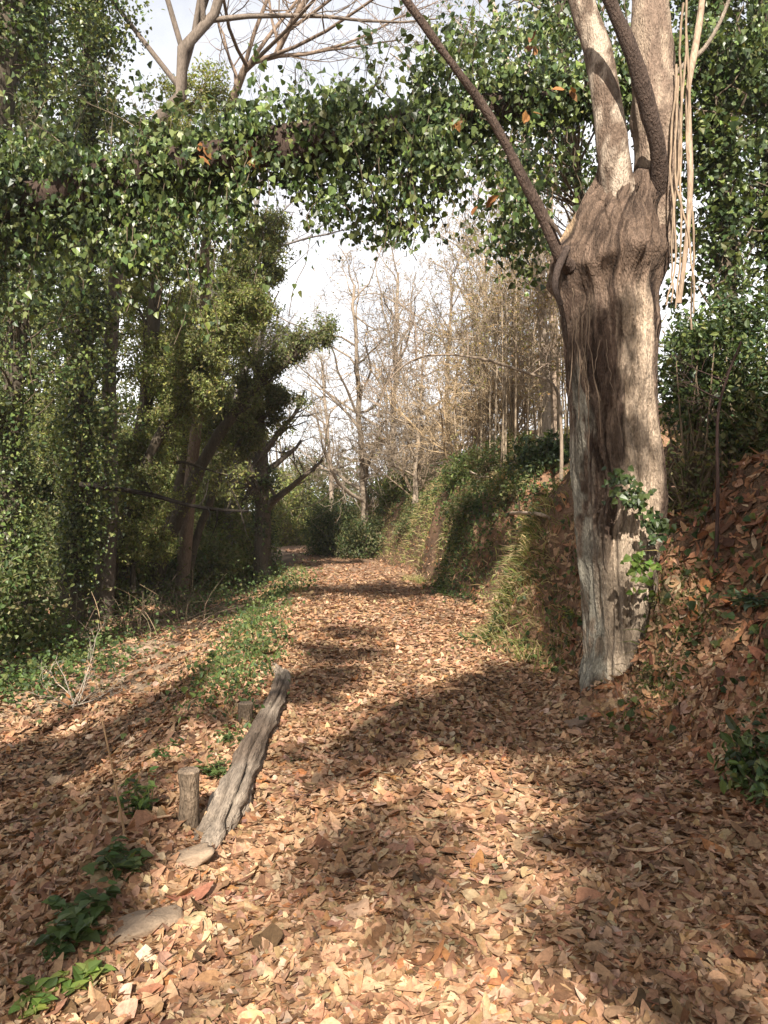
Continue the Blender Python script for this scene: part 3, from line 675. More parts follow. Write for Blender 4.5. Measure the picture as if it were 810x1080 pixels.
    sprig(A((686, 545, 6.05), (692, 555, 6.05), (688, 568, 6.03)), 80, .05, .06, DARKIVY[:2], 'dark ivy clump on the right edge of the trunk')
    sprig(A((672, 590, 5.98), (677, 600, 5.95), (672, 620, 5.95)), 50, .05, .065, [(.16, .22, .05), (.20, .25, .06), (.10, .16, .035)], 'bright green young leaves low on the trunk')
pollard()

# ------------------------------------------------------------------ slender and bare trees behind the bank
GB = 'bare trees beyond the bank'
b = onb(577, 16)
bare_tree('slender_tree', b, at(512, -40, 15.4), .115, 'slender pale trunk just left of the pollard, forking near the top', 'tree', None, (.36, .29, .22), 4, (8, 5, 4), .7, .004, None, A((572, 330, 15.8), (568, 210, 15.7), (536, 70, 15.5)), start=.5)
bare_tree('slender_tree', onb(586, 18), at(578, -60, 18), .13, 'thin brown trunk half hidden behind the slender pale one', 'tree', None, (.24, .18, .13), 4, (7, 5, 4), .7, .004, None, A((583, 300, 18)), start=.45)
for (px, Y, tx, ty, r, lab, kids) in (
        (388, 27, 372, 300, .14, 'bare twiggy tree directly over the dark mound of bushes', (15, 7, 5)),
        (412, 31, 420, 285, .15, 'tallest bare tree in the middle of the sky gap', (15, 7, 5)),
        (436, 24, 448, 350, .08, 'small forked bare tree on the bank crest, trunk like a Y', (8, 6, 5)),
        (352, 37, 340, 380, .13, 'bare tree left of the sky gap behind the bushes', (13, 7, 5)),
        (470, 30, 476, 290, .11, 'bare tree above the grassy crest with golden thin stems beside it', (13, 7, 5)),
        (505, 26, 512, 250, .12, 'thin brown bare tree among the golden saplings', (13, 7, 5)),
        (545, 24, 540, 230, .11, 'bare tree furthest right before the slender pale trunk', (12, 7, 5))):
    bare_tree('bare_tree', onb(px, Y), at(tx, ty, Y), r, lab, 'tree', GB, (.27, .215, .16), 4, (kids[0]+4, 9, 7), .85, .0065, dict(p=.14, size=.09, cols=[(.20, .17, .07), (.30, .21, .09), (.15, .15, .06)]), start=.2, wob=.2)
# bare trees high on the left
bare_tree('bare_tree', np.array([*at(105, 330, 16)[:2], height(at(105, 330, 16)[0], 16)]), at(262, -120, 13.4), .16, 'dark bare trunk slanting up through the arching ivy at upper left', 'tree', None, (.15, .12, .095), 4, (13, 8, 6), .7, .004, None, A((125, 320, 15), (150, 180, 13.8), (178, 105, 13.5), (236, -5, 13.4)), start=.6)
bare_tree('bare_tree', np.array([*at(190, 330, 19)[:2], height(at(190, 330, 19)[0], 19)]), at(390, -90, 15.5), .13, 'brown bare tree with sunlit twigs spreading above the arching ivy', 'tree', None, (.20, .145, .105), 4, (16, 9, 7), .75, .004, None, A((215, 300, 18), (235, 180, 16.5), (255, 80, 15.8), (300, 40, 15.6)), start=.55)

# bent bare stem curving over the bank
def bent():
    pts = A((585, 408, 13), (552, 392, 13.2), (510, 379, 13.4), (470, 374, 13.6), (435, 380, 13.8), (408, 405, 14), (398, 440, 14))
    b = np.array(pts[0]); b2 = np.array([b[0]+.1, b[1], height(b[0]+.1, b[1])])
    root = thing('bent_sapling', b2, 'bare sapling bent over in a long arch above the bank', 'tree', None)
    P = spline([b2, (b2+b)/2+np.array([.06, 0, .1])]+pts, 50); mb = MB(); tubes(mb, P, np.linspace(.032, .010, 50), 8, (.22, .17, .125), .15, 9); mb.build('trunk', M_bark, root)
    mb = MB()
    for q in range(16):
        j = R.integers(14, 49)
        for pp, r_ in grow(P[j], np.array([R.normal(0, .6), R.normal(0, .4), R.uniform(-.3, 1)]), R.uniform(.4, 1.2), .012, 3, (5, 4), .7): tubes(mb, pp, np.maximum(r_, .004), 4, (.25, .19, .14), 0, 0, False)
    mb.build('crown', M_bark, root)
bent()

# golden saplings on the bank crest
GS = 'golden saplings crowding the bank crest'
for q in range(56):
    Y = R.uniform(14, 24); px = R.uniform(max(468, 405+(Rx(Y)+1.1)/Y*F), 600); b = onb(px, Y); H = R.uniform(3, 6.5)
    root = thing('sapling', b, 'thin straight golden sapling among others on the bank crest', 'sapling', GS)
    P = spline([b-np.array([0, 0, .1]), b+np.array([R.normal(0, .12), R.normal(0, .1), H*.5]), b+np.array([R.normal(0, .35), R.normal(0, .3), H])], 12)
    col = np.array((.33, .255, .175))*R.uniform(.6, 1.15)
    mb = MB(); tubes(mb, P, np.linspace(.022, .005, 12)*R.uniform(.7, 1.4), 5, col); mb.build('trunk', M_bark, root)
    mb = MB(); lm = MB()
    for w in range(11):
        j = R.integers(3, 11); lv = grow(P[j], np.array([R.normal(0, .6), R.normal(0, .6), .7]), R.uniform(.4, 1.3), .007, 3, (5, 4), .7, .15, .2)
        for pp, r_ in lv: tubes(mb, pp, np.maximum(r_, .004), 3, col, 0, 0, False)
        e = lv[-1][0][:, 3:].reshape(-1, 3); e = e[R.uniform(0, 1, len(e)) < .5]
        leafs(lm, e, rdir(len(e)), rdir(len(e)), .06*R.uniform(.6, 1.3, len(e)), KITE, mixcol(len(e), [(.30, .24, .09), (.22, .21, .07), (.34, .23, .10)]))
    mb.build('crown', M_bark, root)
    if lm.n: lm.build('leaves', M_leaf, root, False)

# bare many-stemmed shrubs tangled behind the crest
GH = 'bare tangled shrubs behind the bank'
def bare_shrub(px, Y, H, col, label):
    b = onb(max(px, 405+(Rx(Y)+1.0)/Y*F), Y); root = thing('bare_shrub', b, label, 'shrub', GH); st = MB(); tw = MB()
    for q in range(11):
        d = np.array([R.normal(0, .38), R.normal(0, .38), 1.0]); lv = grow(b+R.normal(0, .12, 3)*np.array([1, 1, 0])-np.array([0, 0, .1]), d, H*R.uniform(.6, 1.15), .03, 4, (6, 6, 5), .7, .1, .22, 7, .5, .15)
        for li, (pp, r_) in enumerate(lv): tubes(st if li == 0 else tw, pp, np.maximum(r_, .0055), 5 if li == 0 else 3, np.array(col)*R.uniform(.8, 1.2), 0, 0, False)
    st.build('stems', M_bark, root); tw.build('twigs', M_bark, root)
for (px, Y, H, col, lab) in ((338, 33, 4.2, (.26, .20, .14), 'bare tangled shrub left of the dark mound, furthest left of its kind'), (372, 31, 4.6, (.28, .22, .16), 'bare tangled shrub straight above the dark rounded bush'), (404, 25, 3.2, (.30, .23, .155), 'low bare shrub at the left foot of the crest'), (425, 29, 4.2, (.30, .24, .17), 'bare tangled shrub behind the small forked tree'),
        (458, 26, 3.6, (.36, .27, .17), 'tan bare shrub right of the small forked tree'), (482, 22, 3.4, (.40, .29, .17), 'golden bare shrub at the left end of the saplings'), (512, 20, 3.2, (.40, .29, .17), 'golden bare shrub in the middle of the saplings'), (540, 19, 3.0, (.36, .27, .17), 'tan bare shrub behind the glossy dark-leaved bush'), (498, 30, 4.6, (.32, .25, .17), 'tall pale bare shrub far behind the saplings'), (448, 34, 4.8, (.30, .24, .17), 'tall bare shrub furthest back in the sky gap')):
    bare_shrub(px, Y, H, col, lab)

# ------------------------------------------------------------------ bushes
def bush(name, C0, rad, n, crad, per, size, cols, label, cat='bush', group=None, tmpl=OVAL, mat=None, sticks=40, squash=1.0, droop=.3):
    C0 = np.asarray(C0, float); base = np.array([C0[0], C0[1], height(C0[0], C0[1])])
    root = thing(name, base, label, cat, group)
    rad = np.asarray(rad, float)
    C = C0+rdir(n)*(R.uniform(.15, 1, n)**.5)[:, None]*rad*(1+.25*fbm(np.arange(n)*.7, 1, 0, 5, 1))[:, None]
    C[:, 2] = np.maximum(C[:, 2], height(C[:, 0], C[:, 1])+.05)
    mb = MB(); e = C[R.integers(0, n, sticks)]; a = base+R.normal(0, .12, (sticks, 3))*np.array([1, 1, 0])*rad[0]; a[:, 2] = height(a[:, 0], a[:, 1])-.05
    m = a*.45+e*.55+R.normal(0, .12, a.shape)*rad; PP = np.stack([a, a*.6+m*.4+R.normal(0, .04, a.shape), m, m*.4+e*.6, e], 1)
    tubes(mb, PP, np.linspace(.016, .004, 5)[None]*R.uniform(.6, 1.4, (sticks, 1)), 4, (.20, .15, .10), 0, 0, False); mb.build('stems', M_bark, root)
    lm = MB(); clump_leaves(lm, C, crad, per, size, tmpl, cols, None, droop); lm.build('leaves', mat or M_leaf, root, False)
    return root
bush('bush', onb(350, 29)+np.array([.1, 0, .75]), (1.15, 1.3, 1.35), 240, .35, 70, .085, OLIVE[:2]+DARKIVY[:2], 'dark rounded bush at the bend of the path on its right')
bush('bush', onb(385, 27)+np.array([0, 0, .6]), (1.0, 1.2, .9), 150, .35, 60, .085, OLIVE+DARKIVY[1:3], 'olive bush on the bank above the dark rounded one')
bush('bush', onb(325, 40)+np.array([0, 0, 2.0]), (2.2, 2.0, 2.4), 240, .5, 60, .12, OLIVE, 'grey-olive bush at the far end of the path')
bush('bush', onb(298, 38)+np.array([0, 0, 1.6]), (1.6, 1.6, 2.0), 180, .5, 55, .12, YELLOW, 'pale yellow-green bush where the path vanishes')
b = gp(566, 503); bush('laurel_bush', b+np.array([.25, .3, .35]), (.62, .55, .42), 105, .16, 32, .09, DARKIVY+[(.07, .10, .05)], 'glossy dark-leaved bush on the bank top left of the pollard', mat=M_ivy)
b = gp(500, 505); bush('bush', b+np.array([.1, .4, .2]), (.9, .7, .42), 110, .2, 40, .07, DARKIVY[1:]+YELLOW[:2], 'low green bush under the golden saplings')
b = gp(430, 515); bush('bush', b+np.array([0, .5, .2]), (1.1, .8, .4), 110, .25, 44, .08, YELLOW[:3]+DARKIVY[2:], 'low spreading green bush on the bank below the small forked tree')
b = onb(770, 8.3); bush('evergreen_shrub', np.array([b[0]+.1, b[1], 3.2]), (.62, .7, .85), 170, .18, 46, .06, DARKIVY+[(.06, .10, .05)], 'fine-leaved evergreen shrub right of the pollard trunk', cat='shrub', mat=M_ivy)
b = onb(728, 8.3); bush('evergreen_shrub', np.array([b[0], b[1], 3.1]), (.36, .5, .75), 100, .17, 42, .06, DARKIVY, 'narrow evergreen shrub squeezed against the pollard trunk', cat='shrub', mat=M_ivy)
b = onb(735, 8.2); bush('bramble', b+np.array([0, 0, .35]), (.6, .5, .45), 90, .22, 22, .055, OLIVE+[(.25, .19, .11)], 'half dead bramble with bare straw stems beneath the evergreen shrubs', sticks=110)
b = onb(815, 8.0); bush('bramble', b+np.array([0, 0, .45]), (.6, .5, .5), 100, .22, 30, .06, OLIVE+DARKIVY[:2], 'tangled olive bramble at the right edge above the leaf slope', sticks=80)
bush('bush', at(806, 815, 4.3), (.16, .25, .22), 30, .10, 22, .06, DARKIVY, 'small dark bush cut by the right edge above the path', mat=M_ivy, sticks=16)
GT = 'shrubs closing the wood on the left'
for (px, Y, rx, rz, cols, lab) in ((-60, 19, 2.2, 2.0, OLIVE, 'olive shrub at the left edge behind the ivy trunks'), (20, 21, 2.0, 1.9, OLIVE+DARKIVY[:2], 'dark olive shrub between the two nearest ivy trunks'), (95, 19.5, 1.5, 1.5, OLIVE+YELLOW[:2], 'mottled olive shrub right behind the mossy ivy trunk'),
        (150, 23, 1.9, 2.8, YELLOW[:3], 'yellow-green shrub under the long bare branch'), (205, 24, 1.8, 2.5, OLIVE+YELLOW[:2], 'olive shrub behind the foot of the leaning trunks'), (245, 26, 1.3, 1.4, YELLOW+OLIVE, 'pale shrub left of the stout dark trunk'), (100, 28, 3.4, 4.2, OLIVE, 'broad olive thicket furthest back on the left'), (-20, 27, 3.2, 4.2, OLIVE+DARKIVY[:2], 'broad dark thicket furthest back at the left edge'), (200, 31, 2.6, 4.0, OLIVE, 'tall grey-olive thicket behind the pale shrub'),
        (8, 12.6, .7, .8, DARKIVY[1:]+OLIVE, 'low dark shrub hiding the trunk feet at the left edge'), (110, 17, .8, .9, OLIVE+YELLOW[:1], 'low olive shrub right of the mossy ivy foot'), (165, 19.5, .9, .8, OLIVE+DARKIVY[1:], 'low dark olive shrub at the feet of the leaning trunks'), (222, 21.5, .9, .8, OLIVE+YELLOW[:2], 'low mottled shrub just left of the sunlit leafy stem')):
    b = onb(px, Y); bush('shrub', b+np.array([0, 0, rz*.8]), (rx, 1.3, rz), int(130*rx), .42, 58, .10, cols, lab, 'shrub', GT, sticks=70)

for (px, py, rx, rz, lab) in ((408, 512, .7, .35, 'ragged bramble where the grassy bank begins on the left'), (452, 498, .8, .38, 'ragged bramble on the bank crest below the tan bare shrub'), (528, 492, .6, .32, 'ragged bramble on the crest left of the glossy dark-leaved bush'), (492, 545, .45, .28, 'ragged dark bramble hanging on the shaded bank face'), (430, 560, .45, .25, 'small ragged bramble low on the grassy bank'), (545, 520, .4, .3, 'small ragged bramble above the eroded bump of the bank')):
    b = gp(px, py); bush('bramble', b+np.array([0, .2, rz*.5]), (rx, .6, rz), int(90*rx)+25, .18, 34, .06, OLIVE+DARKIVY[1:]+[(.24, .17, .09)], lab, 'bramble', 'ragged brambles along the bank', sticks=50)
# right-hand ivy trees
GR = 'ivy-laden trees on the right'
def ex(n, px0, px1, py0, py1, Y0, Y1):
    px = R.uniform(px0, px1, n); py = R.uniform(py0, py1, n); Y = R.uniform(Y0, Y1, n)
    return np.stack([(px-405)/F*Y, Y, CAMZ-(py-540)/F*Y], 1)
ivy_tree([onb(775, 9.6)]+A((770, 300, 9.5), (757, 120, 9.5), (748, -120, 9.5)), .09, .06, 'thin ivy trunk rising behind the evergreen shrubs', GR, 100, .24, 42, .066, DARKIVY, tmin=.35, spreadfun=lambda t: .2+.9*smooth(.55, .9, t),
         extra=np.concatenate([ex(70, 700, 810, -40, 150, 9, 10.5), ex(34, 700, 770, 150, 320, 9.5, 11)]))
ivy_tree([onb(840, 10)]+A((825, 300, 10), (812, 120, 10), (790, -120, 10)), .12, .08, 'ivy trunk at the right edge with a dense leafy top', GR, 120, .25, 42, .066, DARKIVY, tmin=.3, spreadfun=lambda t: .25+.9*smooth(.5, .8, t),
         extra=ex(75, 750, 860, -20, 290, 9.5, 11))
ivy_tree([onb(640, 12)]+A((625, 300, 12), (600, 120, 12), (585, -100, 12)), .09, .06, 'ivy trunk hidden behind the pollard with leaves showing between its limbs', GR, 70, .26, 40, .066, DARKIVY, tmin=.5, spreadfun=lambda t: .3+.6*smooth(.5, .8, t),
         extra=ex(60, 470, 660, 0, 190, 9.5, 12))

# ------------------------------------------------------------------ undergrowth and grass (beyond counting)
def blades(mb, x, y, L, wid, cols, lean=.5):
    k = len(x); z = height(x, y)-.01; G = normal_at(x, y)
    d = norm(G*.5+np.array([0, 0, .7])+R.normal(0, lean, (k, 3))); side = norm(np.cross(d, rdir(k)))*wid[:, None]
    P = np.stack([x, y, z], 1); sag = np.stack([R.normal(0, .35, k), R.normal(0, .35, k), -.35*np.ones(k)], 1)
    a = P; b = P+d*(L*.5)[:, None]; c = P+d*(L*.9)[:, None]+sag*(L*.55)[:, None]
    V = np.stack([a-side, a+side, b+side*.8, b-side*.8, c+side*.1, c-side*.1], 1).reshape(-1, 3)
    f = (np.arange(k)[:, None, None]*6+np.array([[0, 1, 2, 3], [3, 2, 4, 5]])[None]).reshape(-1, 4)
    mb.add(V, f, None, np.repeat(mixcol(k, cols), 6, 0))
def grass():
    mb = MB(); G1 = [(.15, .18, .05), (.22, .22, .07), (.34, .28, .13), (.10, .13, .04), (.44, .34, .19), (.28, .20, .11)]
    n = 110000
    y = R.uniform(8.5, 34, n); dr = R.uniform(0, 1, n)**.8*2.8; x = Rx(y)+dr
    dens = smooth(-.45, .25, fbm(x*1.6, y*1.1, 0, 71))*(smooth(10, 15, y)*.8+.2)*smooth(.0, .2, dr)
    k = R.uniform(0, 1, n) < dens; blades(mb, x[k], y[k], R.uniform(.06, .26, k.sum()), R.uniform(.004, .011, k.sum()), G1, 1.1)
    # overhanging tufts on the eroded bump
    for (px, py, Y, m) in ((545, 585, 9.3, 900), (552, 640, 9.0, 700), (520, 600, 9.6, 500), (438, 590, 18, 400), (560, 600, 8.7, 500), (690, 700, 6.0, 60), (590, 620, 8.2, 200)):
        p = at(px, py, Y); x = p[0]+R.normal(0, .15, m); y = p[1]+R.normal(0, .3, m); blades(mb, x, y, R.uniform(.12, .34, m), R.uniform(.003, .007, m), G1, .7)
    # left shoulder
    n = 12000; y = R.uniform(5, 24, n); x = Lx(y)-R.uniform(.05, 1.5, n); k = R.uniform(0, 1, n) < smooth(-.1, .5, fbm(x*.8, y*.6, 0, 72))*.8*smooth(5, 9, y)
    blades(mb, x[k], y[k], R.uniform(.06, .22, k.sum()), R.uniform(.003, .007, k.sum()), G1)
    return tag(mb.build('grass', M_grass, None, False), 'green and straw grass on the bank and path edge', 'grass', None, 'stuff')
grass()
def groundcover():
    mb = MB(); GC = [(.07, .115, .035), (.10, .145, .045), (.05, .08, .03), (.15, .18, .06)]
    def patch(px, py, Y, sx, sy, n, size, hmax, cols=GC):
        x0 = (px-405)/F*Y; x = x0+R.normal(0, sx, n); y = Y+R.normal(0, sy, n); z = height(x, y)+np.abs(R.normal(0, .5, n))*hmax
        leafs(mb, np.stack([x, y, z], 1), rdir(n)*.6+np.array([0, -.2, 1.]), rdir(n), size*R.uniform(.5, 1.3, n), OVAL if R.uniform() < .5 else IVY, mixcol(n, cols))
    for (px, Y, sx, sy, n, h) in ((262, 10.5, .20, 1.3, 900, .25), (274, 13, .24, 1.6, 800, .3), (300, 16, .3, 2.0, 800, .3), (40, 10.5, .6, .8, 1400, .35), (90, 12, .5, .8, 700, .35), (170, 18, .8, 1.0, 700, .4), (60, 14, 1.0, 1.0, 1600, .5),
                                 (225, 18, .8, 1.5, 1200, .5), (130, 17, 1.5, 1.2, 1500, .7), (20, 9.5, .4, .5, 500, .3), (275, 21, .5, 1, 700, .4), (245, 6.6, .16, .6, 600, .18), (278, 8.6, .14, .9, 600, .22), (242, 8, .2, .8, 400, .2), (262, 5.6, .07, .4, 130, .1)):
        patch(px, 0, Y, sx, sy, n, .06 if Y > 8 else .05, h)
    # creeping ivy on the cut faces of the bank
    for (y0, d0, sy, n) in ((16.0, .35, .8, 1500), (15.2, .7, .7, 900), (11.2, .6, .5, 350), (7.4, .9, .4, 160), (5.6, .75, .5, 170), (4.6, .5, .3, 90), (13.3, .9, .8, 900), (14.9, .25, .5, 900), (20, .9, 2, 3500), (25, .9, 2, 3000), (10.2, .5, .5, 300), (5.85, .35, .12, 90), (8.1, .35, .3, 260), (9.4, .2, .4, 500)):
        y = y0+R.normal(0, sy, n); x = Rx(y)+d0+R.normal(0, .25, n); G = normal_at(x, y)
        P = np.stack([x, y, height(x, y)], 1)+G*R.uniform(.01, .1, n)[:, None]
        leafs(mb, P, G+rdir(n)*.5, rdir(n)+np.array([0, 0, -.6]), .06*R.uniform(.5, 1.3, n), IVY, mixcol(n, DARKIVY if y0 < 17 else GC))
    n = 2600; x = 2.10+R.normal(0, .16, n); y = 5.80+R.normal(0, .16, n); G = normal_at(x, y)                      # moss on the earth mound at the pollard's foot
    leafs(mb, np.stack([x, y, height(x, y)+R.uniform(.01, .04, n)], 1), G+rdir(n)*.5, rdir(n)+G*.6, .026*R.uniform(.6, 1.4, n), KITE, mixcol(n, [(.075, .085, .022), (.11, .115, .03), (.06, .055, .025), (.14, .13, .04)]))
    return tag(mb.build('ground_cover', M_leaf, None, False), 'low green nettles, ivy and herbs covering the woodland floor', 'ground cover', None, 'stuff')
groundcover()
def brush():                                              # dry brown brushwood under the left trees
    mb = MB(); k = 900
    px = R.uniform(-40, 215, k); Y = R.uniform(13.5, 22, k); x = (px-405)/F*Y; z = height(x, Y); L = R.uniform(.3, 1.2, k)
    d = norm(np.stack([R.normal(0, .5, k), R.normal(0, .4, k), np.ones(k)*.9], 1)); P0 = np.stack([x, Y, z-.05], 1)
    sag = np.stack([R.normal(0, .4, k), R.normal(0, .3, k), -R.uniform(0, .5, k)], 1)
    tt = np.linspace(0, 1, 5)[None, :, None]; P = P0[:, None]+d[:, None]*L[:, None, None]*tt+sag[:, None]*L[:, None, None]*tt**2
    tubes(mb, P, np.linspace(.008, .003, 5)[None]*R.uniform(.6, 1.5, (k, 1)), 3, mixcol(k, [(.16, .12, .08), (.22, .165, .105), (.10, .075, .05)]), 0, 0, False)
    return tag(mb.build('undergrowth', M_bark, None, False), 'tangle of dry brown stems under the left trees', 'undergrowth', None, 'stuff')
brush()
def woods():                                              # wood beyond, reads as one mass
    mb = MB(); n = 1000
    az = R.uniform(-1.25, 1.25, n); D = R.uniform(42, 80, n); x = np.sin(az)*D; y = np.cos(az)*D
    px = x/np.maximum(y, 1)*F+405; top = np.where((px > 300) & (px < 560), 2.6, 8.0)*R.uniform(.3, 1, n)
    C = np.stack([x, y, height(x, y)+top], 1)
    clump_leaves(mb, C, 1.3, 34, .28, OVAL, OLIVE+[(.16, .13, .09)], None, .2)
    n = 900; az2 = R.uniform(1.25, 2*np.pi-1.25, n); D2 = R.uniform(20, 45, n)                                # the same wood closes in at the sides and behind
    k2 = ~((np.abs(np.sin(az2)*D2) < 3.5)); az2, D2 = az2[k2], D2[k2]; x2, y2 = np.sin(az2)*D2, np.cos(az2)*D2
    clump_leaves(mb, np.stack([x2, y2, height(x2, y2)+R.uniform(.5, 1, len(x2))*R.uniform(2, 12, len(x2))], 1), 2.2, 60, .45, OVAL, OLIVE, None, .2)
    k = 420; az = R.uniform(-1.25, 1.25, k); D = R.uniform(40, 75, k); x = np.sin(az)*D; y = np.cos(az)*D; z = height(x, y); px = x/np.maximum(y, 1)*F+405
    H = R.uniform(4, 9, k)*np.where((px > 300) & (px < 560), .7, 1.2)
    P = np.stack([np.stack([x+R.normal(0, .15, k)*q, y, z+H*q/5], 1) for q in range(6)], 1)
    tubes(mb, P, np.linspace(.10, .02, 6)[None]*R.uniform(.5, 1.3, (k, 1)), 4, (.2, .16, .12), 0, 0, False)
    return tag(mb.build('distant_woods', M_leaf, None, False), 'grey-olive wood far behind the path', 'woods', None, 'stuff')
woods()

# ------------------------------------------------------------------ log, posts, stones, stalks and small plants
def log():
    pts = [at(222, 893, 3.75), at(240, 852, 4.1), at(262, 803, 4.8), at(283, 757, 5.75), at(297, 715, 7.1), at(296, 700, 7.6), at(287, 694, 8.0)]
    pts = [np.array([p[0], p[1], height(p[0], p[1])+.06]) for p in pts]; pts[0][2] -= .10; pts[-1][2] -= .08; pts[-2][2] -= .05; pts[-3][2] -= .03; pts.insert(0, pts[0]+np.array([-.03, -.22, -.12]))
    P = spline(pts, 110); n = len(P); rr = np.interp(np.linspace(0, 1, n), [0, .04, .12, .5, .85, 1], [.085, .10, .095, .08, .07, .06])
    mb = MB(); tubes(mb, P, rr, 48, (.33, .25, .18), .20, 31)
    kn = np.exp(-((np.linspace(0, 1, n)-.30)/.03)**2)*.03+np.exp(-((np.linspace(0, 1, n)-.62)/.02)**2)*.02
    v = mb.v[0].reshape(n, 48, 3); th = np.arange(48)/48*2*np.pi
    ck = np.zeros((n, 48))-.012*noise(np.linspace(0, 26, n)[:, None], th[None]*7, 0, 19)-kn[:, None]*np.maximum(0, np.cos(th-1.0))[None]
    for a, w, d in ((1.2, .09, .04), (4.4, .08, .05), (5.4, .07, .04), (.2, .08, .035), (3.6, .07, .04), (2.4, .08, .045), (1.8, .06, .035), (.7, .06, .035)):
        aa = a+.5*fbm(np.linspace(0, 7, n), a, 0, 7, 2); da = (th[None]-aa[:, None]+np.pi) % (2*np.pi)-np.pi; ck += d*np.exp(-da**2/(2*w*w))*(.5+.5*smooth(-.3, .3, fbm(np.linspace(0, 9, n), a*3, 0, 9, 2)))[:, None]
    v -= (v-P[:, None])*(ck/.10)[..., None]; mb.v[0] = v.reshape(-1, 3)
    w = smooth(-.4, .5, fbm(mb.v[0][:, 0]*3, mb.v[0][:, 1]*1.2, mb.v[0][:, 2]*5, 33))[:, None]
    mb.c[0] = np.array((.17, .125, .09))*(1-w)+np.array((.33, .265, .20))*w
    mb.c[0] = mb.c[0]*(1-.5*np.clip(ck.reshape(-1, 1)/.045, 0, 1)) if len(mb.c[0]) == n*48 else mb.c[0]
    o = mb.build('log', M_log)
    return tag(o, 'long weathered grey log lying along the left edge of the path', 'log')
log()
def post(px, py_top, py_bot, Y, r, lean, label):
    x = (px-405)/F*Y; zb = CAMZ-(py_bot-540)/F*Y; zt = CAMZ-(py_top-540)/F*Y
    zb = min(zb, height(x, Y))-.08
    P = spline([(x, Y, zb), (x+lean*.5, Y, (zb+zt)/2), (x+lean, Y, zt)], 16)
    mb = MB(); tubes(mb, P, r*np.linspace(1.08, .97, 16), 24, (.17, .125, .085), .38, 15, False)
    top = mb.v[0].reshape(16, 24, 3)[-1]; bot = mb.v[0].reshape(16, 24, 3)[0]; c = top.mean(0)
    inner = c+(top-c)*.86+np.array([0, 0, .008]); mb.add(np.concatenate([top, inner, [c+np.array([0, 0, .004])]]), [[q, (q+1) % 24, 24+(q+1) % 24, 24+q] for q in range(24)], [[24+q, 24+(q+1) % 24, 48] for q in range(24)], (.27, .20, .14))
    mb.add(np.concatenate([bot, [bot.mean(0)]]), None, [[(q+1) % 24, q, 24] for q in range(24)], (.2, .15, .1))
    return tag(mb.build('post', M_pollard), label, 'post')
post(201, 813, 895, 3.85, .060, -.01, 'short sawn wooden post standing at the near end of the log')
post(259, 742, 775, 5.75, .055, .0, 'low wooden stub behind the log, halfway along it')

def stone(px, py, Y, sx, sy, sz, yaw, label, col=(.30, .22, .15)):
    import itertools
    x = (px-405)/F*Y; z = height(x, Y)
    n, m = 28, 14; th = np.arange(n)/n*2*np.pi; ph = np.linspace(-np.pi/2, np.pi/2, m)
    T, Pp = np.meshgrid(th, ph); sgn = lambda a, e: np.sign(a)*np.abs(a)**e
    X = sgn(np.cos(Pp), .45)*sgn(np.cos(T), .55)*sx; Yy = sgn(np.cos(Pp), .45)*sgn(np.sin(T), .55)*sy; Zz = sgn(np.sin(Pp), .5)*sz
    d = 1+.30*fbm(X/sx*1.3, Yy/sy*1.3, Zz/sz, int(px), 4); X, Yy, Zz = X*d, Yy*d, Zz*d
    c, s = math.cos(yaw), math.sin(yaw); V = np.stack([x+X*c-Yy*s, Y+X*s+Yy*c, z+.028+Zz+X*.14], -1).reshape(-1, 3)
    i = np.arange(m-1)[:, None]*n+np.arange(n)[None]; j = np.arange(m-1)[:, None]*n+(np.arange(n)[None]+1) % n
    mb = MB(); mb.add(V, np.stack([i, j, j+n, i+n], -1).reshape(-1, 4), None, col)
    return tag(mb.build('flat_stone', M_stone), label, 'stone')
stone(152, 981, 3.02, .14, .09, .035, .5, 'flat tan stone half buried in leaves near the bright green herbs')
stone(195, 921, 3.5, .11, .065, .032, .3, 'flat tan stone at the foot of the sawn post')
stone(608, 765, 5.95, .09, .06, .04, .2, 'small brown stone below the foot of the pollard', (.2, .14, .10))

def stick(name, pts, r0, r1, col, label, cat, kids=0, klen=.3):
    P = spline(pts, 18); mb = MB(); tubes(mb, P, np.linspace(r0, r1, 18), 7, col, .12, 3)
    for q in range(kids):
        j = R.integers(3, 17)
        for pp, r_ in grow(P[j], rdir(1)[0]+np.array([0, 0, .3]), klen*R.uniform(.5, 1.2), r1*.8, 3, (4, 3), .7): tubes(mb, pp, r_, 4, col, 0, 0, False)
    return tag(mb.build(name, M_bark), label, cat)
b = gp(133, 888)
stick('dry_stalk', [b, at(120, 818, b[1]-.03), at(107, 756, b[1]-.05)], .006, .003, (.42, .28, .16), 'single tall straw-coloured stalk standing on the left slope', 'stalk')
stick('dead_branch', A((84, 511, 14.2), (120, 515, 14.3), (160, 522, 14.5), (200, 533, 14.8), (235, 538, 15), (262, 539, 15.2)), .055, .026, (.022, .017, .013), 'long dark bare branch jutting level from the left ivy tree', 'branch', 9, .6)
def twigs():
    b = gp(85, 745); mb = MB()
    for q in range(10):
        lv = grow(b+R.normal(0, .08, 3)*np.array([1, 1, .2]), np.array([R.normal(-.3, .8), R.normal(0, .5), R.uniform(.1, .8)]), R.uniform(.3, .8), .009, 3, (4, 3), .6)
        for pp, r_ in lv: tubes(mb, pp, r_, 4, (.40, .34, .27), 0, 0, False)
    return tag(mb.build('dead_twigs', M_bark), 'spray of pale grey dead twigs lying on the left slope', 'twigs')
twigs()
b = gp(755, 592)
stick('sapling', [b-np.array([0, 0, .1]), at(757, 520, b[1]), at(757, 440, b[1]-.02), at(768, 395, b[1]-.05), at(782, 360, b[1]-.1)], .016, .007, (.05, .03, .025), 'single dark upright sapling stem on the leaf slope right of the pollard', 'sapling', 4, .5)
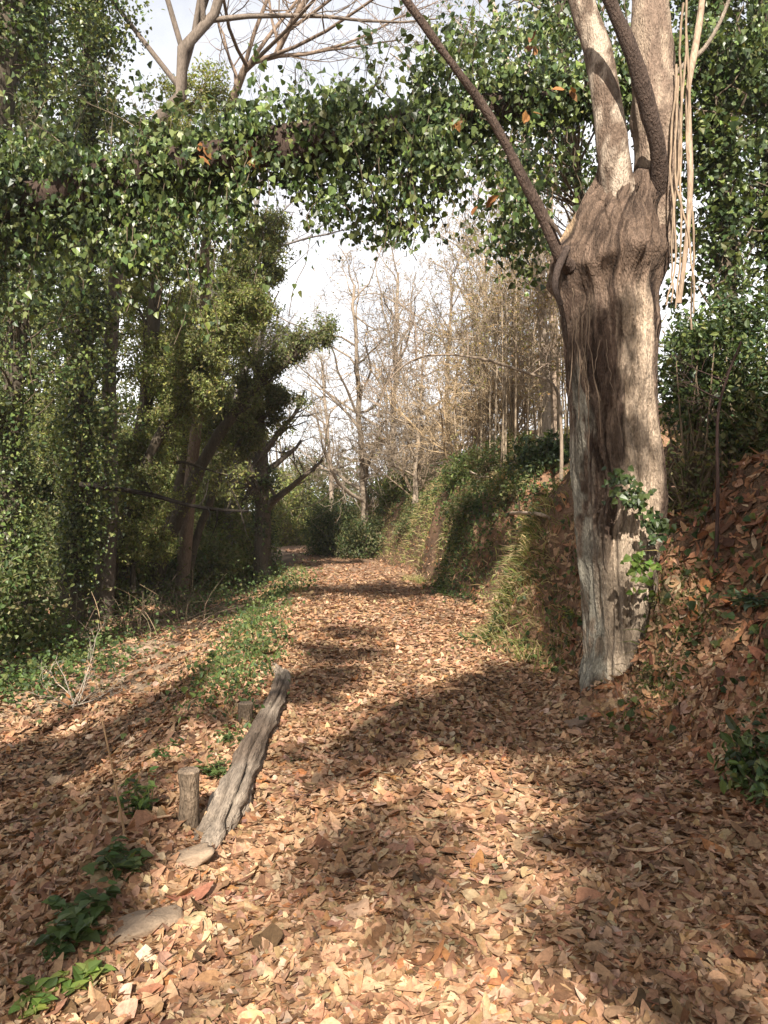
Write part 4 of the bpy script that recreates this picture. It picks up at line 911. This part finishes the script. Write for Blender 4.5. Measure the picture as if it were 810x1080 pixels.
stick('dead_branch', [gp(520, 548, .08), gp(540, 546, .08), gp(565, 549, .08), gp(580, 552, .06)], .035, .02, (.34, .26, .19), 'pale dead branch lying on the bank crest over the dark ivy face', 'branch', 2, .3)
stick('fallen_stem', [gp(484, 498, .35), gp(496, 504, .15), gp(514, 508, .1), gp(536, 506, .12)], .025, .012, (.45, .36, .27), 'curved pale fallen stem on the bank below the golden saplings', 'branch', 2, .4)

def plant(px, py, n, size, H, spread, cols, label, tmpl=OVAL, name='herb', cat='plant', group=None):
    b = gp(px, py); root = thing(name, b, label, cat, group); st = MB(); lm = MB()
    for q in range(n):
        d = norm(np.array([R.normal(0, spread), R.normal(0, spread), 1.0])); L = H*R.uniform(.5, 1.1); s = b+R.normal(0, .04, 3)*np.array([1, 1, 0])
        P = np.stack([s+d*L*t+np.array([0, 0, -.25*L*spread*t*t]) for t in np.linspace(0, 1, 6)]); st = MB(); tubes(st, P, np.linspace(.0035, .0015, 6), 4, (.16, .20, .07), 0, 0, False); st.build('stem', M_grass, root)
        m = 7; u = R.uniform(.25, 1, m); pp = s+d*L*u[:, None]
        out = rdir(m)*np.array([1, 1, .25])
        leafs(lm, pp, out*.25+np.array([0, 0, 1.])+rdir(m)*.25, out, size*R.uniform(.6, 1.2, m), tmpl, mixcol(m, cols))
    lm.build('leaves', M_leaf, root, False)
BR = [(.17, .24, .055), (.23, .29, .075), (.12, .18, .045)]; GN = [(.07, .11, .035), (.10, .14, .045), (.06, .09, .03)]
plant(45, 1062, 12, .05, .09, .9, BR, 'bright green herb in the bottom left corner', IVY)
plant(108, 1040, 7, .05, .10, .8, BR, 'small bright green herb beside the flat tan stone', IVY)
plant(128, 925, 20, .055, .17, .9, GN, 'dark green bramble patch in front of the sawn post', IVY)
plant(85, 975, 18, .055, .15, 1.0, GN, 'dark green bramble trailing down the slope edge above the bright herbs', IVY)
plant(60, 1010, 15, .055, .14, 1.0, GN, 'low dark green bramble nearest the left corner', IVY)
plant(148, 865, 16, .06, .24, .5, GN+BR[2:], 'thin leafy herb with pale stalks left of the sawn post')
plant(225, 822, 14, .05, .16, .6, GN, 'herb tuft between the sawn post and the log')
plant(245, 785, 14, .05, .15, .7, GN+BR[2:], 'green tuft growing against the middle of the log')
plant(175, 800, 8, .05, .14, .7, GN, 'small herb on the slope behind the straw-coloured stalk')
plant(607, 655, 10, .055, .22, .5, BR+[(.34, .34, .05)], 'yellow-green shoots left of the pollard foot')
plant(590, 690, 6, .05, .12, .5, BR, 'tiny green seedling below the yellow-green shoots')
plant(722, 672, 9, .075, .14, .7, GN+BR[2:], 'green herb on the leaf slope right of the pollard foot')
plant(698, 715, 8, .07, .12, .6, GN, 'dark green herb at the mossy foot of the pollard')
plant(795, 640, 7, .11, .16, .7, [(.10, .14, .10), (.13, .17, .12)], 'grey-green broad-leaved plant at the right edge')
plant(310, 806, 5, .05, .05, 1.0, GN, 'flat green sprig on the path side of the log')

# ------------------------------------------------------------------ unseen trees added behind the viewpoint, crowns shaped to cast the path shade
def in_poly(px, py, poly):
    r = np.zeros(len(px), bool); n = len(poly)
    for i in range(n):
        (x0, y0), (x1, y1) = poly[i], poly[(i+1) % n]
        if y0 == y1: continue
        k = ((y0 > py) != (y1 > py)) & (px < (x1-x0)*(py-y0)/(y1-y0)+x0); r ^= k
    return r
def shade_trees():
    # ground places that lie in shade (as plan shapes on the ground, read off the photograph) and how dense
    SH = [([(540, 703), (480, 728), (420, 752), (370, 790), (322, 805), (322, 830), (400, 808), (450, 785), (560, 780), (640, 795), (690, 790), (640, 768), (600, 748)], 5.0),
          ([(590, 815), (592, 950), (612, 1000), (625, 1120), (860, 1120), (860, 730), (720, 765)], 2.2),
          ([(350, 880), (400, 858), (445, 845), (470, 865), (445, 905), (410, 945), (345, 930)], 2.2),
          ([(310, 745), (318, 700), (345, 655), (400, 668), (370, 705), (332, 750)], 2.0),
          ([(400, 620), (470, 615), (420, 640), (350, 650)], 1.6),
          ([(-60, 735), (40, 740), (130, 716), (200, 696), (215, 720), (160, 770), (60, 765), (-60, 790)], 3.0),
          ([(-60, 840), (60, 810), (140, 832), (180, 880), (100, 960), (55, 1050), (-60, 1080)], 4.2),
          ([(130, 800), (200, 740), (250, 750), (215, 810)], 2.0), ([(440, 660), (500, 640), (470, 668), (420, 690)], 2.0), ([(330, 600), (400, 596), (440, 606), (360, 622)], 1.5)]
    CC = []
    for poly, dens in SH:
        pl = np.array(poly, float); Yp = 1330/(pl[:, 1]-540); wp = np.stack([(pl[:, 0]-405)/F*Yp, Yp], 1)
        lo, hi = wp.min(0), wp.max(0); n = int(4.5*dens*np.prod(hi-lo)); q = R.uniform(lo, hi, (n, 2))
        q = q[in_poly(q[:, 0], q[:, 1], [tuple(w) for w in wp])]
        CC.append(np.concatenate([q, np.zeros((len(q), 1))], 1))
    G = np.concatenate(CC)
    m = 170; CC = np.stack([R.uniform(2.75, 4.8, m), R.uniform(4.5, 9, m), R.uniform(.3, 2.4, m)], 1)        # right bank
    m2 = 0; q = np.stack([R.uniform(1.5, 2.4, m2), np.full(m2, 6.1), R.uniform(3.0, 3.6, m2)], 1)         # the pollard below its head
    m3 = 16; q3 = np.stack([R.uniform(-4.5, 2.5, m3), np.full(m3, 8.5), R.uniform(4.2, 6.4, m3)], 1)      # the ivy arch
    m4 = 14; q4 = np.stack([R.uniform(-8.0, -3.0, m4), R.uniform(11, 16, m4), R.uniform(0, 2, m4)], 1)    # the left ivy trees
    m6 = 10; q6 = np.stack([R.uniform(1.5, 2.0, m6), R.uniform(7.3, 8.6, m6), R.uniform(.2, 1.6, m6)], 1)            # the hollow left of the pollard
    G = np.concatenate([G, CC, q, q3, q4, q6]); t = R.uniform(11.5, 15.5, len(G)); C = G+SUN[None]*t[:, None]
    C = C[(C[:, 2] > 2.5) & (C[:, 1] < .5)]
    m5 = 170; C = np.concatenate([C, np.stack([R.uniform(3.0, 8, m5), R.uniform(-11, 0, m5), R.uniform(5, 9.5, m5)], 1)])  # extra crown clumps added to block sky light and shade the right bank
    trunks = np.array([(-4.6, -2.2), (-1.9, -7.5), (1.6, -4.6), (-6.5, -6.5), (-3.4, -11.5), (2.0, -8.5)])
    own = np.argmin(((C[:, None, :2]-trunks[None])**2).sum(-1), 1)
    words = ['leaning over the left slope', 'standing in the path line', 'rooted on the right bank', 'furthest left down the slope', 'furthest back on the left', 'furthest back on the right bank']
    for i, (x, y) in enumerate(trunks):
        if not (own == i).any(): continue
        b = np.array([x, y, height(x, y)]); root = thing('shade_tree', b, 'unseen shade-casting tree behind the viewpoint, '+words[i], 'tree', 'unseen shade-casting trees behind the viewpoint')
        c = C[own == i]
        if not len(c): continue
        mb = MB(); P = spline([b-np.array([0, 0, .3]), b+np.array([.1, .1, 4]), np.array([*(b[:2]*.6+c.mean(0)[:2]*.4), 9.0])], 16); tubes(mb, P, np.linspace(.22, .07, 16), 12, (.17, .13, .1), .2, 4); mb.build('trunk', M_bark, root)
        mb = MB(); a = P[R.integers(6, 16, len(c))]; mm = (a+c)/2+R.normal(0, .2, a.shape)+np.array([0, 0, .3]); PP = np.stack([a, (a+mm)/2, mm, (mm+c)/2, c], 1)
        tubes(mb, PP, np.linspace(.02, .005, 5)[None]*R.uniform(.6, 1.4, (len(c), 1)), 5, (.17, .13, .1), 0, 0, False); mb.build('branches', M_bark, root)
        lm = MB(); clump_leaves(lm, c, .26, 44, .17, OVAL, OLIVE, None, .2); lm.build('crown', M_leaf, root, False)
shade_trees()
print('SCENE verts', sum(len(m.vertices) for m in bpy.data.meshes), 'objects', len(bpy.data.objects))

# ------------------------------------------------------------------ thin haze filling the wood
def haze():
    x0, x1, y0, y1, z0, z1 = -135, 135, -70, 150, -7.0, 22.0
    v = [(x, y, z) for z in (z0, z1) for y in (y0, y1) for x in (x0, x1)]
    f = [(0, 2, 3, 1), (4, 5, 7, 6), (0, 1, 5, 4), (2, 6, 7, 3), (0, 4, 6, 2), (1, 3, 7, 5)]
    me = bpy.data.meshes.new('haze'); me.from_pydata(v, [], f); m = bpy.data.materials.new('haze'); m.use_nodes = True; nt = m.node_tree; nt.nodes.clear()
    vo = nt.nodes.new('ShaderNodeVolumePrincipled'); vo.inputs['Density'].default_value = HAZE; vo.inputs['Color'].default_value = (.92, .92, .90, 1); vo.inputs['Anisotropy'].default_value = .2
    out = nt.nodes.new('ShaderNodeOutputMaterial'); nt.links.new(vo.outputs[0], out.inputs['Volume']); me.materials.append(m)
    o = bpy.data.objects.new('haze', me); COL.objects.link(o); tag(o, 'thin pale haze in the air of the wood', None, None, 'stuff')
HAZE = .0008
haze()
